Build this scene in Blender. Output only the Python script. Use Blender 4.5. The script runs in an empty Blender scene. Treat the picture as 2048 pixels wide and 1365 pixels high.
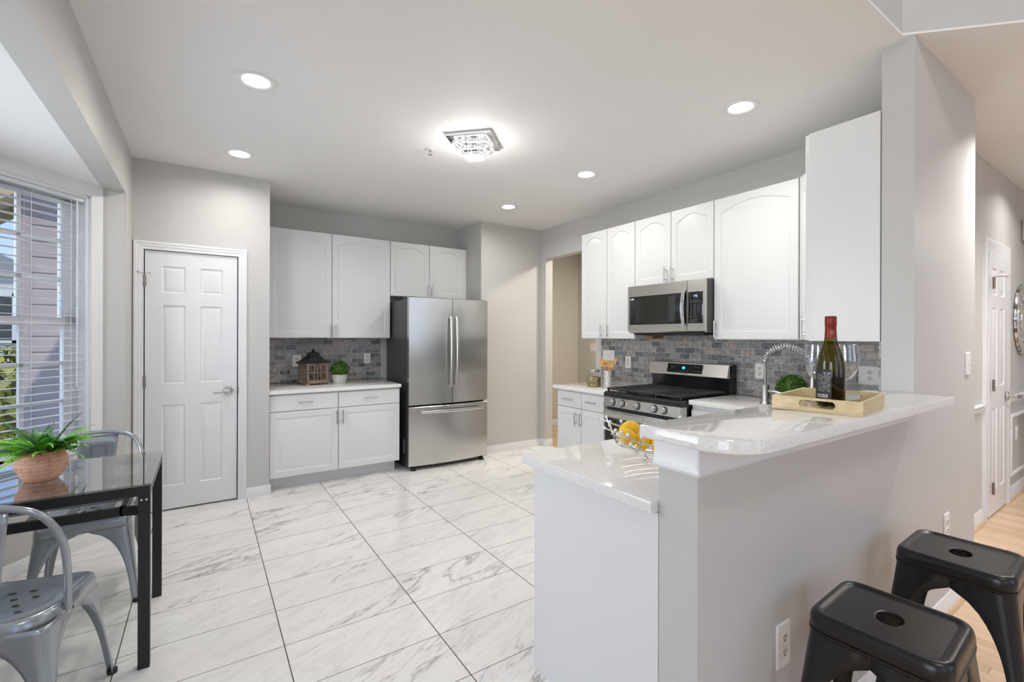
import bpy, bmesh, math, random
from mathutils import Vector, Matrix
PI = math.pi
scene = bpy.context.scene
COL = scene.collection

# ---------------------------------------------------------------- camera
YAW = math.radians(33.695); ROLL = math.radians(0.1666)
cam_data = bpy.data.cameras.new('camera')
cam = bpy.data.objects.new('camera', cam_data); COL.objects.link(cam)
cam_data.sensor_width = 36.0
cam_data.lens = 921.76 / 2048 * 36.0
cam_data.shift_y = -8.4 / 2048
cam_data.clip_start = 0.02; cam_data.clip_end = 500
cam.location = (0, 0, 1.379)
cam.rotation_euler = (Matrix.Rotation(-YAW, 3, 'Z') @ Matrix.Rotation(PI/2, 3, 'X') @ Matrix.Rotation(ROLL, 3, 'Z')).to_euler()
scene.camera = cam

# ---------------------------------------------------------------- colour management
vs = scene.view_settings
vs.view_transform = 'Standard'; vs.look = 'None'; vs.gamma = 1.0
vs.use_curve_mapping = False; vs.exposure = 0.98

# ---------------------------------------------------------------- sky
world = bpy.data.worlds.new('sky'); scene.world = world; world.use_nodes = True
wn = world.node_tree; wn.nodes.clear()
w_out = wn.nodes.new('ShaderNodeOutputWorld'); w_bg = wn.nodes.new('ShaderNodeBackground')
w_tc = wn.nodes.new('ShaderNodeTexCoord'); w_sep = wn.nodes.new('ShaderNodeSeparateXYZ')
w_ramp = wn.nodes.new('ShaderNodeValToRGB')
w_ramp.color_ramp.elements[0].position = 0.0; w_ramp.color_ramp.elements[0].color = (0.38, 0.47, 0.62, 1)
w_ramp.color_ramp.elements[1].position = 0.35; w_ramp.color_ramp.elements[1].color = (0.17, 0.29, 0.60, 1)
wn.links.new(w_tc.outputs['Generated'], w_sep.inputs[0]); wn.links.new(w_sep.outputs[2], w_ramp.inputs[0])
wn.links.new(w_ramp.outputs[0], w_bg.inputs[0]); w_bg.inputs[1].default_value = 1.0
wn.links.new(w_bg.outputs[0], w_out.inputs[0])

# ---------------------------------------------------------------- sun and daylight / lamps
def light(name, kind, loc, energy, color=(1, 1, 1), rot=(0, 0, 0), size=None, size_y=None, spread=None, shape=None):
    l = bpy.data.lights.new(name, kind); l.energy = energy; l.color = color
    if kind == 'AREA':
        l.shape = shape or ('RECTANGLE' if size_y else 'DISK'); l.size = size
        if size_y: l.size_y = size_y
        if spread: l.spread = spread
    o = bpy.data.objects.new(name, l); COL.objects.link(o); o.location = loc; o.rotation_euler = rot
    return o
DAY = (0.91, 0.95, 1.0)
sun = light('sun', 'SUN', (0, 0, 10), 1.1, (1.0, 0.93, 0.82)); sun.data.angle = 0.02
sun.rotation_euler = Vector((-0.32, 0.60, -0.74)).to_track_quat('-Z', 'Y').to_euler()
# fill area lights added at unseen family room windows behind the camera
light('family_window_fill', 'AREA', (-0.2, -4.30, 2.4), 8, DAY, (PI/2, 0, 0), 2.2, 3.2)
light('family_window_fill', 'AREA', (3.6, -4.30, 2.4), 10, DAY, (PI/2, 0, 0), 2.2, 3.2)
light('family_side_fill', 'AREA', (-3.05, -1.6, 1.7), 36, DAY, (PI/2, 0, -PI/2), 2.2, 2.2)  # added bluish fill from the unseen left side of the family room
# lamps: recessed cans, see recessed_light(); flush light; hall cans; added fill for dining, hall and family room
CAN_POWER = 3.5
# daylight falling on the outside of the bay windows
light('bay_sky_light', 'AREA', (-1.75, 2.6, 1.75), 46, DAY, (PI/2, 0, -PI/2), 1.6, 1.7)
light('dining_fill_light', 'AREA', (4.7, -0.25, 2.25), 7, (1.0, 0.94, 0.87), (0, 0, 0), 0.5)  # added out of view to brighten the wall past the bar
light('hall_can_light', 'AREA', (3.80, 0.34, 2.72), 9, (1.0, 0.98, 0.96), (0, 0, 0), 0.14, spread=math.radians(128))
light('hall_can_light', 'AREA', (5.45, 0.48, 2.72), 4, (1.0, 0.98, 0.96), (0, 0, 0), 0.14, spread=math.radians(140))
light('hall_fill_light', 'AREA', (4.35, 3.6, 2.70), 20, (1.0, 0.93, 0.82), (0, 0, 0), 0.3)  # unseen light added to brighten the room beyond the doorway
light('family_fill_light', 'AREA', (1.2, -2.0, 4.9), 24, (1.0, 0.97, 0.93), (0, 0, 0), 1.2)  # broad overhead fill added out of view in the family room

# ---------------------------------------------------------------- node helpers
class NT:
    def __init__(s, name, rough=0.5, metal=0.0, color=(0.8, 0.8, 0.8), spec=None, coat=0.0):
        s.m = bpy.data.materials.new(name); s.m.use_nodes = True
        s.t = s.m.node_tree; s.b = s.t.nodes['Principled BSDF']; s.out = s.t.nodes['Material Output']
        s.b.inputs['Roughness'].default_value = rough; s.b.inputs['Metallic'].default_value = metal
        s.b.inputs['Base Color'].default_value = (*color, 1)
        if spec is not None: s.b.inputs['Specular IOR Level'].default_value = spec
        if coat: s.b.inputs['Coat Weight'].default_value = coat; s.b.inputs['Coat Roughness'].default_value = 0.05
        s._c = None
    def n(s, t): return s.t.nodes.new(t)
    def l(s, a, b): s.t.links.new(a, b)
    def obj(s):
        if s._c is None: s._c = s.n('ShaderNodeTexCoord')
        return s._c.outputs['Object']
    def val(s, sock, v):
        if hasattr(v, 'links') or isinstance(v, bpy.types.NodeSocket): s.l(v, sock)
        else: sock.default_value = v
    def math(s, op, a, b=None, c=None, clamp=False):
        n = s.n('ShaderNodeMath'); n.operation = op; n.use_clamp = clamp
        s.val(n.inputs[0], a)
        if b is not None: s.val(n.inputs[1], b)
        if c is not None: s.val(n.inputs[2], c)
        return n.outputs[0]
    def sep(s, v):
        n = s.n('ShaderNodeSeparateXYZ'); s.l(v, n.inputs[0]); return n.outputs
    def comb(s, x, y, z):
        n = s.n('ShaderNodeCombineXYZ')
        for i, q in enumerate((x, y, z)): s.val(n.inputs[i], q)
        return n.outputs[0]
    def vmath(s, op, a, b):
        n = s.n('ShaderNodeVectorMath'); n.operation = op; s.val(n.inputs[0], a); s.val(n.inputs[1], b); return n.outputs[0]
    def mapping(s, v, scale=(1, 1, 1), rot=(0, 0, 0), loc=(0, 0, 0)):
        n = s.n('ShaderNodeMapping'); s.l(v, n.inputs[0])
        n.inputs['Scale'].default_value = scale; n.inputs['Rotation'].default_value = rot; n.inputs['Location'].default_value = loc
        return n.outputs[0]
    def noise(s, v, scale, detail=2, rough=0.5, dist=0.0, out='Fac'):
        n = s.n('ShaderNodeTexNoise'); s.l(v, n.inputs['Vector'])
        n.inputs['Scale'].default_value = scale; n.inputs['Detail'].default_value = detail
        n.inputs['Roughness'].default_value = rough; n.inputs['Distortion'].default_value = dist
        return n.outputs[out]
    def ramp(s, f, pts, interp='LINEAR'):
        n = s.n('ShaderNodeValToRGB'); s.l(f, n.inputs[0]); cr = n.color_ramp; cr.interpolation = interp
        while len(cr.elements) > 1: cr.elements.remove(cr.elements[-1])
        cr.elements[0].position = pts[0][0]; cr.elements[0].color = (*pts[0][1], 1) if len(pts[0][1]) == 3 else pts[0][1]
        for p, c in pts[1:]:
            e = cr.elements.new(p); e.color = (*c, 1)
        return n.outputs[0]
    def mix(s, f, a, b):
        n = s.n('ShaderNodeMix'); n.data_type = 'RGBA'
        s.val(n.inputs['Factor'], f)
        for sock, v in ((n.inputs[6], a), (n.inputs[7], b)):
            if isinstance(v, tuple): sock.default_value = (*v, 1)
            else: s.l(v, sock)
        return n.outputs[2]
    def base(s, v): s.l(v, s.b.inputs['Base Color'])
    def rough(s, v): s.l(v, s.b.inputs['Roughness'])
    def bump(s, h, strength=0.2, dist=0.01):
        n = s.n('ShaderNodeBump'); n.inputs['Strength'].default_value = strength; n.inputs['Distance'].default_value = dist
        s.l(h, n.inputs['Height']); s.l(n.outputs[0], s.b.inputs['Normal'])

def paint(name, color, rough=0.5, bump=0.03, spec=None):
    k = NT(name, rough, 0, color, spec)
    f = k.noise(k.obj(), 220, 3)
    k.bump(f, bump, 0.002)
    g = k.noise(k.obj(), 2.0, 2)
    k.base(k.mix(g, tuple(c*0.985 for c in color), tuple(min(1, c*1.015) for c in color)))
    return k.m
M_wall = paint('wall_paint', (0.565, 0.553, 0.532), 0.45, 0.05)
M_ceil = paint('ceiling_paint', (0.85, 0.84, 0.825), 0.7, 0.05)
M_trim = paint('trim_paint', (0.78, 0.78, 0.78), 0.30, 0.02)
M_cab = paint('cabinet_thermofoil', (0.745, 0.742, 0.735), 0.33, 0.01)
M_plastic = paint('white_plastic', (0.82, 0.81, 0.79), 0.3, 0.0)
M_slat = paint('blind_slat', (0.80, 0.81, 0.84), 0.4, 0.0)
M_vinyl = paint('window_vinyl', (0.82, 0.83, 0.84), 0.35, 0.0)
M_dark = paint('dark_gap', (0.02, 0.02, 0.02), 0.6, 0.0)
M_slot = paint('outlet_slot', (0.05, 0.045, 0.03), 0.5, 0.0)
M_ivory = paint('outlet_face', (0.72, 0.68, 0.58), 0.4, 0.0)

def metal(name, color, rough, aniso=False, coord='Z', streak=1.0):
    k = NT(name, rough, 1.0, color)
    sc = {'Z': (260, 260, 1.5), 'X': (1.5, 260, 260), 'Y': (260, 1.5, 260)}[coord]
    v = k.mapping(k.obj(), sc)
    f = k.noise(v, 1.0, 3, 0.6)
    r = k.math('MULTIPLY_ADD', f, 0.14*streak, rough - 0.07*streak)
    k.rough(r)
    k.base(k.mix(f, tuple(c*0.93 for c in color), tuple(min(1, c*1.06) for c in color)))
    return k.m
M_steel_v = metal('brushed_steel_vertical', (0.62, 0.61, 0.59), 0.24, coord='Z', streak=0.35)
_b = M_steel_v.node_tree.nodes['Principled BSDF']; _b.inputs['Anisotropic'].default_value = 0.65; _tg = M_steel_v.node_tree.nodes.new('ShaderNodeTangent'); _tg.direction_type = 'RADIAL'; _tg.axis = 'Z'
M_steel_v.node_tree.links.new(_tg.outputs[0], _b.inputs['Tangent'])
M_steel_h = metal('brushed_steel_horizontal', (0.62, 0.60, 0.56), 0.30, coord='Y')
M_steel_x = metal('brushed_steel_door', (0.66, 0.65, 0.63), 0.25, coord='X')
M_nickel = metal('satin_nickel', (0.55, 0.53, 0.51), 0.28, coord='Z', streak=0.4)
M_chrome = metal('chrome', (0.80, 0.80, 0.82), 0.10, coord='Z', streak=0.2)
M_grey_metal = NT('grey_powder_coat', 0.24, 0.55, (0.34, 0.365, 0.395), 0.6, coat=0.4); 
M_grey_metal.bump(M_grey_metal.noise(M_grey_metal.obj(), 60, 2), 0.02, 0.002); M_grey_metal = M_grey_metal.m
k = NT('black_powder_coat', 0.30, 0.1, (0.011, 0.011, 0.012), 0.5); k.bump(k.noise(k.obj(), 400, 2), 0.04, 0.001); M_black_metal = k.m
k = NT('black_enamel', 0.16, 0, (0.012, 0.012, 0.013), 0.6); k.rough(k.math('MULTIPLY_ADD', k.noise(k.obj(), 8, 2), 0.1, 0.12)); M_enamel = k.m
k = NT('cast_iron', 0.5, 0, (0.02, 0.02, 0.02), 0.5); k.bump(k.noise(k.obj(), 300, 2), 0.2, 0.001); M_iron = k.m
k = NT('fridge_side_grey', 0.42, 0.3, (0.075, 0.072, 0.070), 0.5); k.bump(k.noise(k.obj(), 500, 2), 0.05, 0.001); M_fridge_side = k.m
k = NT('black_glass', 0.06, 0, (0.012, 0.012, 0.013), 0.7); k.rough(k.math('MULTIPLY_ADD', k.noise(k.obj(), 4, 1), 0.02, 0.04)); M_blackglass = k.m
k = NT('oven_window', 0.05, 0, (0.02, 0.02, 0.019), 0.8); k.base(k.mix(k.noise(k.obj(), 3, 1), (0.018, 0.018, 0.016), (0.024, 0.024, 0.022))); M_window_dark = k.m

def emit(name, color, strength):
    m = bpy.data.materials.new(name); m.use_nodes = True; t = m.node_tree; t.nodes.clear()
    o = t.nodes.new('ShaderNodeOutputMaterial'); e = t.nodes.new('ShaderNodeEmission')
    e.inputs[0].default_value = (*color, 1); e.inputs[1].default_value = strength
    t.links.new(e.outputs[0], o.inputs[0]); return m
M_lamp = emit('lamp_lens', (1.0, 0.98, 0.95), 9.0)
M_led = emit('led_glow', (1.0, 0.99, 0.97), 2.5)
M_blue = emit('blue_display', (0.03, 0.35, 1.0), 3.0)
M_grey_print = emit('panel_print', (0.5, 0.5, 0.5), 0.25)

def thin_glass(name, tint=(0.96, 0.98, 0.97), refl=1.0, rough=0.0, edge=None):
    m = bpy.data.materials.new(name); m.use_nodes = True; t = m.node_tree; t.nodes.clear()
    o = t.nodes.new('ShaderNodeOutputMaterial'); tr = t.nodes.new('ShaderNodeBsdfTransparent'); g = t.nodes.new('ShaderNodeBsdfGlossy')
    tr.inputs[0].default_value = (*tint, 1); g.inputs['Roughness'].default_value = rough
    # Schlick reflectance from the facing angle (the same on both faces of a thin sheet)
    lf = t.nodes.new('ShaderNodeLayerWeight'); lf.inputs[0].default_value = 0.5
    p5 = t.nodes.new('ShaderNodeMath'); p5.operation = 'POWER'; p5.inputs[1].default_value = 4.0
    mm = t.nodes.new('ShaderNodeMath'); mm.operation = 'MULTIPLY_ADD'; mm.inputs[1].default_value = 0.9*refl; mm.inputs[2].default_value = 0.045*refl; mm.use_clamp = True
    mx = t.nodes.new('ShaderNodeMixShader')
    t.links.new(lf.outputs['Facing'], p5.inputs[0]); t.links.new(p5.outputs[0], mm.inputs[0]); t.links.new(mm.outputs[0], mx.inputs[0])
    if edge:
        lw = t.nodes.new('ShaderNodeLayerWeight'); lw.inputs[0].default_value = 0.35
        pw = t.nodes.new('ShaderNodeMath'); pw.operation = 'POWER'; pw.inputs[1].default_value = 2.0
        t.links.new(lw.outputs['Facing'], pw.inputs[0])
        mc = t.nodes.new('ShaderNodeMix'); mc.data_type = 'RGBA'
        mc.inputs[6].default_value = (*tint, 1); mc.inputs[7].default_value = (*edge, 1)
        t.links.new(pw.outputs[0], mc.inputs[0]); t.links.new(mc.outputs[2], tr.inputs[0])
    t.links.new(tr.outputs[0], mx.inputs[1]); t.links.new(g.outputs[0], mx.inputs[2]); t.links.new(mx.outputs[0], o.inputs[0])
    return m
M_pane = thin_glass('window_glass', (0.97, 0.98, 0.98), 0.5)
M_table_glass = thin_glass('table_glass', (0.88, 0.92, 0.90), 1.7)
M_wine_glass = thin_glass('crystal', (0.98, 0.99, 1.0), 2.6, 0.02, (0.90, 0.92, 0.95))
M_jar_glass = thin_glass('jar_glass', (0.95, 0.97, 0.95), 1.0, 0.02, (0.75, 0.78, 0.75))
M_bottle = thin_glass('olive_bottle_glass', (0.42, 0.36, 0.05), 1.2, 0.03, (0.10, 0.09, 0.01))
M_crystal_bar = NT('crystal_led_bar', 0.1, 0, (0.9, 0.9, 0.9)); M_crystal_bar.b.inputs['Emission Color'].default_value = (1, 0.99, 0.97, 1)
M_crystal_bar.b.inputs['Emission Strength'].default_value = 0.16
M_crystal_bar.base(M_crystal_bar.ramp(M_crystal_bar.noise(M_crystal_bar.obj(), 60, 2), [(0.4, (0.25, 0.25, 0.26)), (0.6, (0.8, 0.8, 0.8))])); M_crystal_bar = M_crystal_bar.m

# marble look floor tiles
def tile_floor():
    k = NT('marble_tile', 0.16, 0, (0.8, 0.8, 0.8), 0.45)
    p = k.sep(k.obj())
    X = k.math('DIVIDE', k.math('SUBTRACT', p[0], 0.2989 - 0.6078*10), 0.6078)
    Y = k.math('DIVIDE', k.math('SUBTRACT', p[1], 3.1826 - 0.3059*20), 0.3059)
    ix = k.math('FLOOR', X); iy = k.math('FLOOR', Y)
    fx = k.math('FRACT', X); fy = k.math('FRACT', Y)
    wn_ = k.n('ShaderNodeTexWhiteNoise'); wn_.noise_dimensions = '3D'; k.l(k.comb(ix, iy, 0.0), wn_.inputs['Vector'])
    off = k.vmath('MULTIPLY', wn_.outputs['Color'], (37.0, 23.0, 11.0))
    v0 = k.mapping(k.obj(), (1.0, 1.0, 1.0), (0, 0, math.radians(-24)))
    v = k.vmath('ADD', k.mapping(v0, (0.55, 2.2, 1.0)), off)
    warp = k.noise(v, 2.2, 4, 0.6, 0.0, 'Color')
    v2 = k.vmath('ADD', v, k.vmath('MULTIPLY', k.vmath('SUBTRACT', warp, (0.5, 0.5, 0.5)), (0.9, 0.9, 0.9)))
    n1 = k.noise(v2, 1.5, 3, 0.55)
    ridge = k.math('ABSOLUTE', k.math('SUBTRACT', n1, 0.5))
    thin = k.ramp(ridge, [(0.0, (1, 1, 1)), (0.006, (0.5, 0.5, 0.5)), (0.026, (0, 0, 0))])
    mask = k.ramp(k.noise(v, 1.3, 2), [(0.46, (0, 0, 0)), (0.62, (1, 1, 1))])
    vein = k.math('MULTIPLY', thin, mask)
    n2 = k.noise(v2, 3.4, 4, 0.6)
    fine = k.ramp(k.math('ABSOLUTE', k.math('SUBTRACT', n2, 0.52)), [(0.0, (0.40, 0.40, 0.40)), (0.02, (0.1, 0.1, 0.1)), (0.05, (0, 0, 0))])
    cloud = k.ramp(k.noise(v, 1.6, 4, 0.6), [(0.45, (0.86, 0.85, 0.83)), (0.74, (0.74, 0.73, 0.72))])
    warm = k.mix(k.noise(v, 0.7, 1), cloud, (0.86, 0.84, 0.815))
    c = k.mix(k.math('MULTIPLY', fine, 0.55), warm, (0.42, 0.41, 0.41))
    vc = k.mix(k.ramp(k.noise(v, 0.9, 1), [(0.62, (0, 0, 0)), (0.70, (1, 1, 1))]), (0.27, 0.27, 0.275), (0.34, 0.29, 0.26))
    c = k.mix(k.math('MULTIPLY', vein, 0.85), c, vc)
    ex = k.math('MULTIPLY', k.math('MINIMUM', fx, k.math('SUBTRACT', 1.0, fx)), 0.6078)
    ey = k.math('MULTIPLY', k.math('MINIMUM', fy, k.math('SUBTRACT', 1.0, fy)), 0.3059)
    gx = k.math('LESS_THAN', ex, 0.0024); gy = k.math('LESS_THAN', ey, 0.0017)
    g = k.math('MAXIMUM', gx, gy)
    k.base(k.mix(g, c, (0.09, 0.085, 0.08)))
    k.rough(k.math('MULTIPLY_ADD', g, 0.5, k.math('MULTIPLY_ADD', k.noise(k.obj(), 5, 2), 0.05, 0.13)))
    k.bump(k.math('SUBTRACT', 1.0, g), 0.3, 0.001)
    return k.m
M_tile = tile_floor()

def wood_floor(name, axis='Y', c1=(0.56, 0.37, 0.23), c2=(0.72, 0.53, 0.36), w=0.057, rough=0.22):
    k = NT(name, rough, 0, c1, 0.4)
    p = k.sep(k.obj()); a, b = (p[0], p[1]) if axis == 'Y' else (p[1], p[0])
    A = k.math('DIVIDE', a, w); ia = k.math('FLOOR', A); fa = k.math('FRACT', A)
    B = k.math('ADD', k.math('DIVIDE', b, 0.8), k.math('MULTIPLY', ia, 0.37)); ib = k.math('FLOOR', B); fb = k.math('FRACT', B)
    wn_ = k.n('ShaderNodeTexWhiteNoise'); k.l(k.comb(ia, ib, 0.0), wn_.inputs['Vector'])
    off = k.vmath('MULTIPLY', wn_.outputs['Color'], (9.0, 9.0, 9.0))
    sc = (40, 2.5, 1) if axis == 'Y' else (2.5, 40, 1)
    grain = k.noise(k.vmath('ADD', k.mapping(k.obj(), sc), off), 1.0, 4, 0.6, 0.6)
    f = k.math('ADD', k.math('MULTIPLY', grain, 0.6), k.math('MULTIPLY', wn_.outputs['Value'], 0.45))
    c = k.ramp(f, [(0.2, c1), (0.85, c2)])
    g = k.math('MAXIMUM', k.math('LESS_THAN', fa, 0.02), k.math('LESS_THAN', fb, 0.003))
    k.base(k.mix(g, c, tuple(q*0.45 for q in c1)))
    k.rough(k.math('MULTIPLY_ADD', grain, 0.12, rough-0.04))
    return k.m
M_wood = wood_floor('oak_floor')

def quartz():
    k = NT('white_quartz', 0.10, 0, (0.78, 0.77, 0.75), 0.5)
    n1 = k.noise(k.obj(), 85, 2, 0.5); n2 = k.noise(k.obj(), 38, 3, 0.6)
    c = k.ramp(n1, [(0.31, (0.45, 0.43, 0.41)), (0.355, (0.74, 0.72, 0.69)), (0.62, (0.79, 0.78, 0.75)), (0.74, (0.86, 0.86, 0.86))])
    c2 = k.ramp(n2, [(0.27, (0.50, 0.48, 0.46)), (0.32, (0.80, 0.79, 0.76))])
    k.base(k.mix(0.45, c, c2)); k.rough(k.math('MULTIPLY_ADD', n2, 0.03, 0.04))
    return k.m
M_quartz = quartz()

def backsplash(name, axis):
    k = NT(name, 0.30, 0, (0.4, 0.4, 0.4), 0.5)
    p = k.sep(k.obj()); a = p[0] if axis == 'X' else p[1]; z = p[2]
    H, Wd = 0.0515, 0.104
    Z = k.math('DIVIDE', k.math('ADD', z, 0.0), H); iz = k.math('FLOOR', Z); fz = k.math('FRACT', Z)
    sh = k.math('MULTIPLY', k.math('MODULO', iz, 2.0), 0.5)
    A = k.math('ADD', k.math('DIVIDE', k.math('ADD', a, 20.0), Wd), sh); ia = k.math('FLOOR', A); fa = k.math('FRACT', A)
    w = k.n('ShaderNodeTexWhiteNoise'); k.l(k.comb(ia, iz, 3.0), w.inputs['Vector'])
    base = k.ramp(w.outputs['Value'], [(0.0, (0.21, 0.205, 0.20)), (0.13, (0.10, 0.103, 0.112)), (0.27, (0.25, 0.225, 0.21)), (0.38, (0.165, 0.165, 0.17)),
                  (0.50, (0.22, 0.215, 0.21)), (0.60, (0.32, 0.265, 0.235)), (0.69, (0.26, 0.258, 0.25)), (0.80, (0.125, 0.13, 0.142)), (0.90, (0.27, 0.255, 0.24))], 'CONSTANT')
    off = k.vmath('MULTIPLY', w.outputs['Color'], (7.0, 7.0, 7.0)); v = k.vmath('ADD', k.obj(), off)
    n = k.noise(v, 24, 5, 0.65, 1.2)
    vein = k.ramp(k.math('ABSOLUTE', k.math('SUBTRACT', k.noise(v, 14, 4, 0.6, 1.5), 0.5)), [(0, (1, 1, 1)), (0.03, (0, 0, 0))])
    dk = k.mix(k.ramp(n, [(0.3, (0, 0, 0)), (0.72, (1, 1, 1))]), k.vmath('MULTIPLY', base, (0.58, 0.58, 0.59)), k.vmath('MULTIPLY', base, (2.0, 1.98, 1.95)))
    c = k.mix(k.math('MULTIPLY', vein, 0.45), dk, (0.50, 0.48, 0.46))
    ea = k.math('MULTIPLY', k.math('MINIMUM', fa, k.math('SUBTRACT', 1.0, fa)), Wd)
    ez = k.math('MULTIPLY', k.math('MINIMUM', fz, k.math('SUBTRACT', 1.0, fz)), H)
    e = k.math('MINIMUM', ea, ez); g = k.math('LESS_THAN', e, 0.0016)
    k.base(k.mix(g, c, (0.55, 0.54, 0.53)))
    k.rough(k.math('MULTIPLY_ADD', g, 0.3, k.math('MULTIPLY_ADD', n, 0.3, 0.15)))
    h = k.math('ADD', k.math('MINIMUM', k.math('MULTIPLY', e, 250.0), 1.0), k.math('MULTIPLY', n, 0.35))
    k.bump(h, 0.5, 0.002)
    return k.m
M_splash_x = backsplash('stone_subway_tile_x', 'X'); M_splash_y = backsplash('stone_subway_tile_y', 'Y')

def wood(name, c1, c2, scale=(3, 40, 40), rough=0.5):
    k = NT(name, rough, 0, c1, 0.4)
    f = k.noise(k.mapping(k.obj(), scale), 1.0, 4, 0.6, 0.8)
    k.base(k.ramp(f, [(0.3, c1), (0.7, c2)])); k.bump(f, 0.2, 0.002); return k.m
M_spoon = wood('beech_wood', (0.62, 0.33, 0.12), (0.78, 0.48, 0.22), (60, 60, 6))
M_lantern_wood = wood('weathered_wood', (0.20, 0.11, 0.055), (0.33, 0.27, 0.22), (40, 40, 12), 0.7)
M_rustic_metal = NT('rustic_dark_metal', 0.38, 0.7, (0.035, 0.033, 0.036)); M_rustic_metal.bump(M_rustic_metal.noise(M_rustic_metal.obj(), 70, 3), 0.3, 0.002); M_rustic_metal = M_rustic_metal.m
M_ply = wood('raw_plywood', (0.30, 0.17, 0.07), (0.42, 0.26, 0.12), (4, 4, 60), 0.6)
M_oak_trim = wood('oak_shoe_moulding', (0.55, 0.36, 0.20), (0.68, 0.48, 0.30), (6, 40, 40), 0.35)

def leaf(name, c1, c2, scale=30, trans=0.2):
    k = NT(name, 0.42, 0, c1, 0.4)
    f = k.noise(k.obj(), scale, 3)
    k.base(k.ramp(f, [(0.3, c1), (0.7, c2)]))
    try: k.b.inputs['Subsurface Weight'].default_value = 0.0
    except Exception: pass
    return k.m
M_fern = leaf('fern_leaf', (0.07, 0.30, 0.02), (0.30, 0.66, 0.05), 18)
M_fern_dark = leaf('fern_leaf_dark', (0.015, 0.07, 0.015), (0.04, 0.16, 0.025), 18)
M_box = leaf('boxwood_leaf', (0.018, 0.07, 0.008), (0.13, 0.25, 0.035), 60)
M_tree = leaf('tree_leaf', (0.12, 0.16, 0.03), (0.42, 0.40, 0.07), 3)
M_bark = wood('bark', (0.10, 0.07, 0.05), (0.18, 0.13, 0.10), (8, 8, 2), 0.9)
k = NT('lawn', 0.9, 0, (0.15, 0.22, 0.06)); k.base(k.ramp(k.noise(k.obj(), 3, 5), [(0.3, (0.13, 0.19, 0.05)), (0.7, (0.30, 0.32, 0.12))])); M_lawn = k.m
M_stem = leaf('plant_stem', (0.10, 0.06, 0.02), (0.16, 0.14, 0.04), 40)

def lemon():
    k = NT('lemon_skin', 0.32, 0, (0.95, 0.62, 0.01), 0.5)
    k.base(k.ramp(k.noise(k.obj(), 14, 2), [(0.3, (0.80, 0.42, 0.004)), (0.7, (0.93, 0.62, 0.008))]))
    k.bump(k.noise(k.obj(), 260, 2), 0.25, 0.001); return k.m
M_lemon = lemon()

def terracotta():
    k = NT('herringbone_terracotta', 0.75, 0, (0.6, 0.3, 0.2), 0.2)
    p = k.sep(k.obj())
    ang = k.math('ARCTAN2', p[1], p[0]); a = k.math('MULTIPLY', ang, 0.075)
    z = p[2]
    r = k.math('DIVIDE', z, 0.0165); ir = k.math('FLOOR', r); fr = k.math('FRACT', r)
    tri = k.math('ABSOLUTE', k.math('SUBTRACT', fr, 0.5))
    s = k.math('FRACT', k.math('DIVIDE', k.math('ADD', a, k.math('MULTIPLY', tri, 0.012)), 0.0062))
    line = k.math('LESS_THAN', s, 0.30)
    gap = k.math('GREATER_THAN', k.math('MULTIPLY', k.noise(k.obj(), 40, 2), 1.0), 0.42)
    inr = k.math('MULTIPLY', k.math('GREATER_THAN', z, 0.018), k.math('LESS_THAN', z, 0.108))
    band = k.math('LESS_THAN', tri, 0.40)
    msk = k.math('MULTIPLY', k.math('MULTIPLY', line, gap), k.math('MULTIPLY', inr, band))
    base = k.ramp(k.noise(k.obj(), 22, 3), [(0.3, (0.50, 0.22, 0.13)), (0.7, (0.62, 0.31, 0.20))])
    k.base(k.mix(msk, base, (0.74, 0.62, 0.52))); k.bump(k.math('SUBTRACT', 1.0, msk), 0.4, 0.001); return k.m
M_terra = terracotta()
k = NT('whitewashed_ceramic', 0.7, 0, (0.6, 0.58, 0.54)); k.base(k.ramp(k.noise(k.obj(), 70, 4), [(0.35, (0.40, 0.38, 0.34)), (0.5, (0.68, 0.66, 0.62))])); k.bump(k.noise(k.obj(), 90, 3), 0.5, 0.003); M_pot_white = k.m
def gold(name, scales=False):
    k = NT(name, 0.34, 0.6, (0.60, 0.44, 0.20))
    if scales:
        v = k.n('ShaderNodeTexVoronoi'); v.feature = 'DISTANCE_TO_EDGE'; v.inputs['Scale'].default_value = 42; k.l(k.obj(), v.inputs['Vector'])
        k.base(k.ramp(v.outputs['Distance'], [(0.0, (0.70, 0.56, 0.30)), (0.10, (0.70, 0.56, 0.30)), (0.16, (0.14, 0.085, 0.02)), (1, (0.22, 0.14, 0.03))]))
        k.bump(v.outputs['Distance'], 0.5, 0.003)
    else:
        f = k.noise(k.mapping(k.obj(), (30, 30, 90)), 1.0, 3); k.base(k.ramp(f, [(0.3, (0.72, 0.57, 0.33)), (0.7, (0.84, 0.70, 0.44))]))
        k.rough(k.math('MULTIPLY_ADD', f, 0.2, 0.25))
    return k.m
M_gold = gold('gold_leaf_finish'); M_gold_scale = gold('gold_scale_finish', True)
k = NT('red_foil', 0.35, 0.35, (0.32, 0.03, 0.02)); k.base(k.ramp(k.noise(k.obj(), 40, 2), [(0.3, (0.17, 0.012, 0.010)), (0.7, (0.27, 0.028, 0.02))])); M_foil = k.m
k = NT('red_wine', 0.1, 0, (0.012, 0.004, 0.003)); k.base(k.mix(k.noise(k.obj(), 10, 1), (0.012, 0.005, 0.003), (0.02, 0.006, 0.004))); M_wine = k.m
k = NT('black_label', 0.5, 0, (0.02, 0.02, 0.022)); k.base(k.mix(k.noise(k.obj(), 30, 1), (0.018, 0.018, 0.02), (0.03, 0.03, 0.03))); M_label = k.m
k = NT('label_print', 0.6, 0, (0.5, 0.5, 0.5)); k.base(k.mix(k.noise(k.obj(), 900, 1), (0.12, 0.12, 0.12), (0.75, 0.75, 0.75))); M_print = k.m
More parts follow.
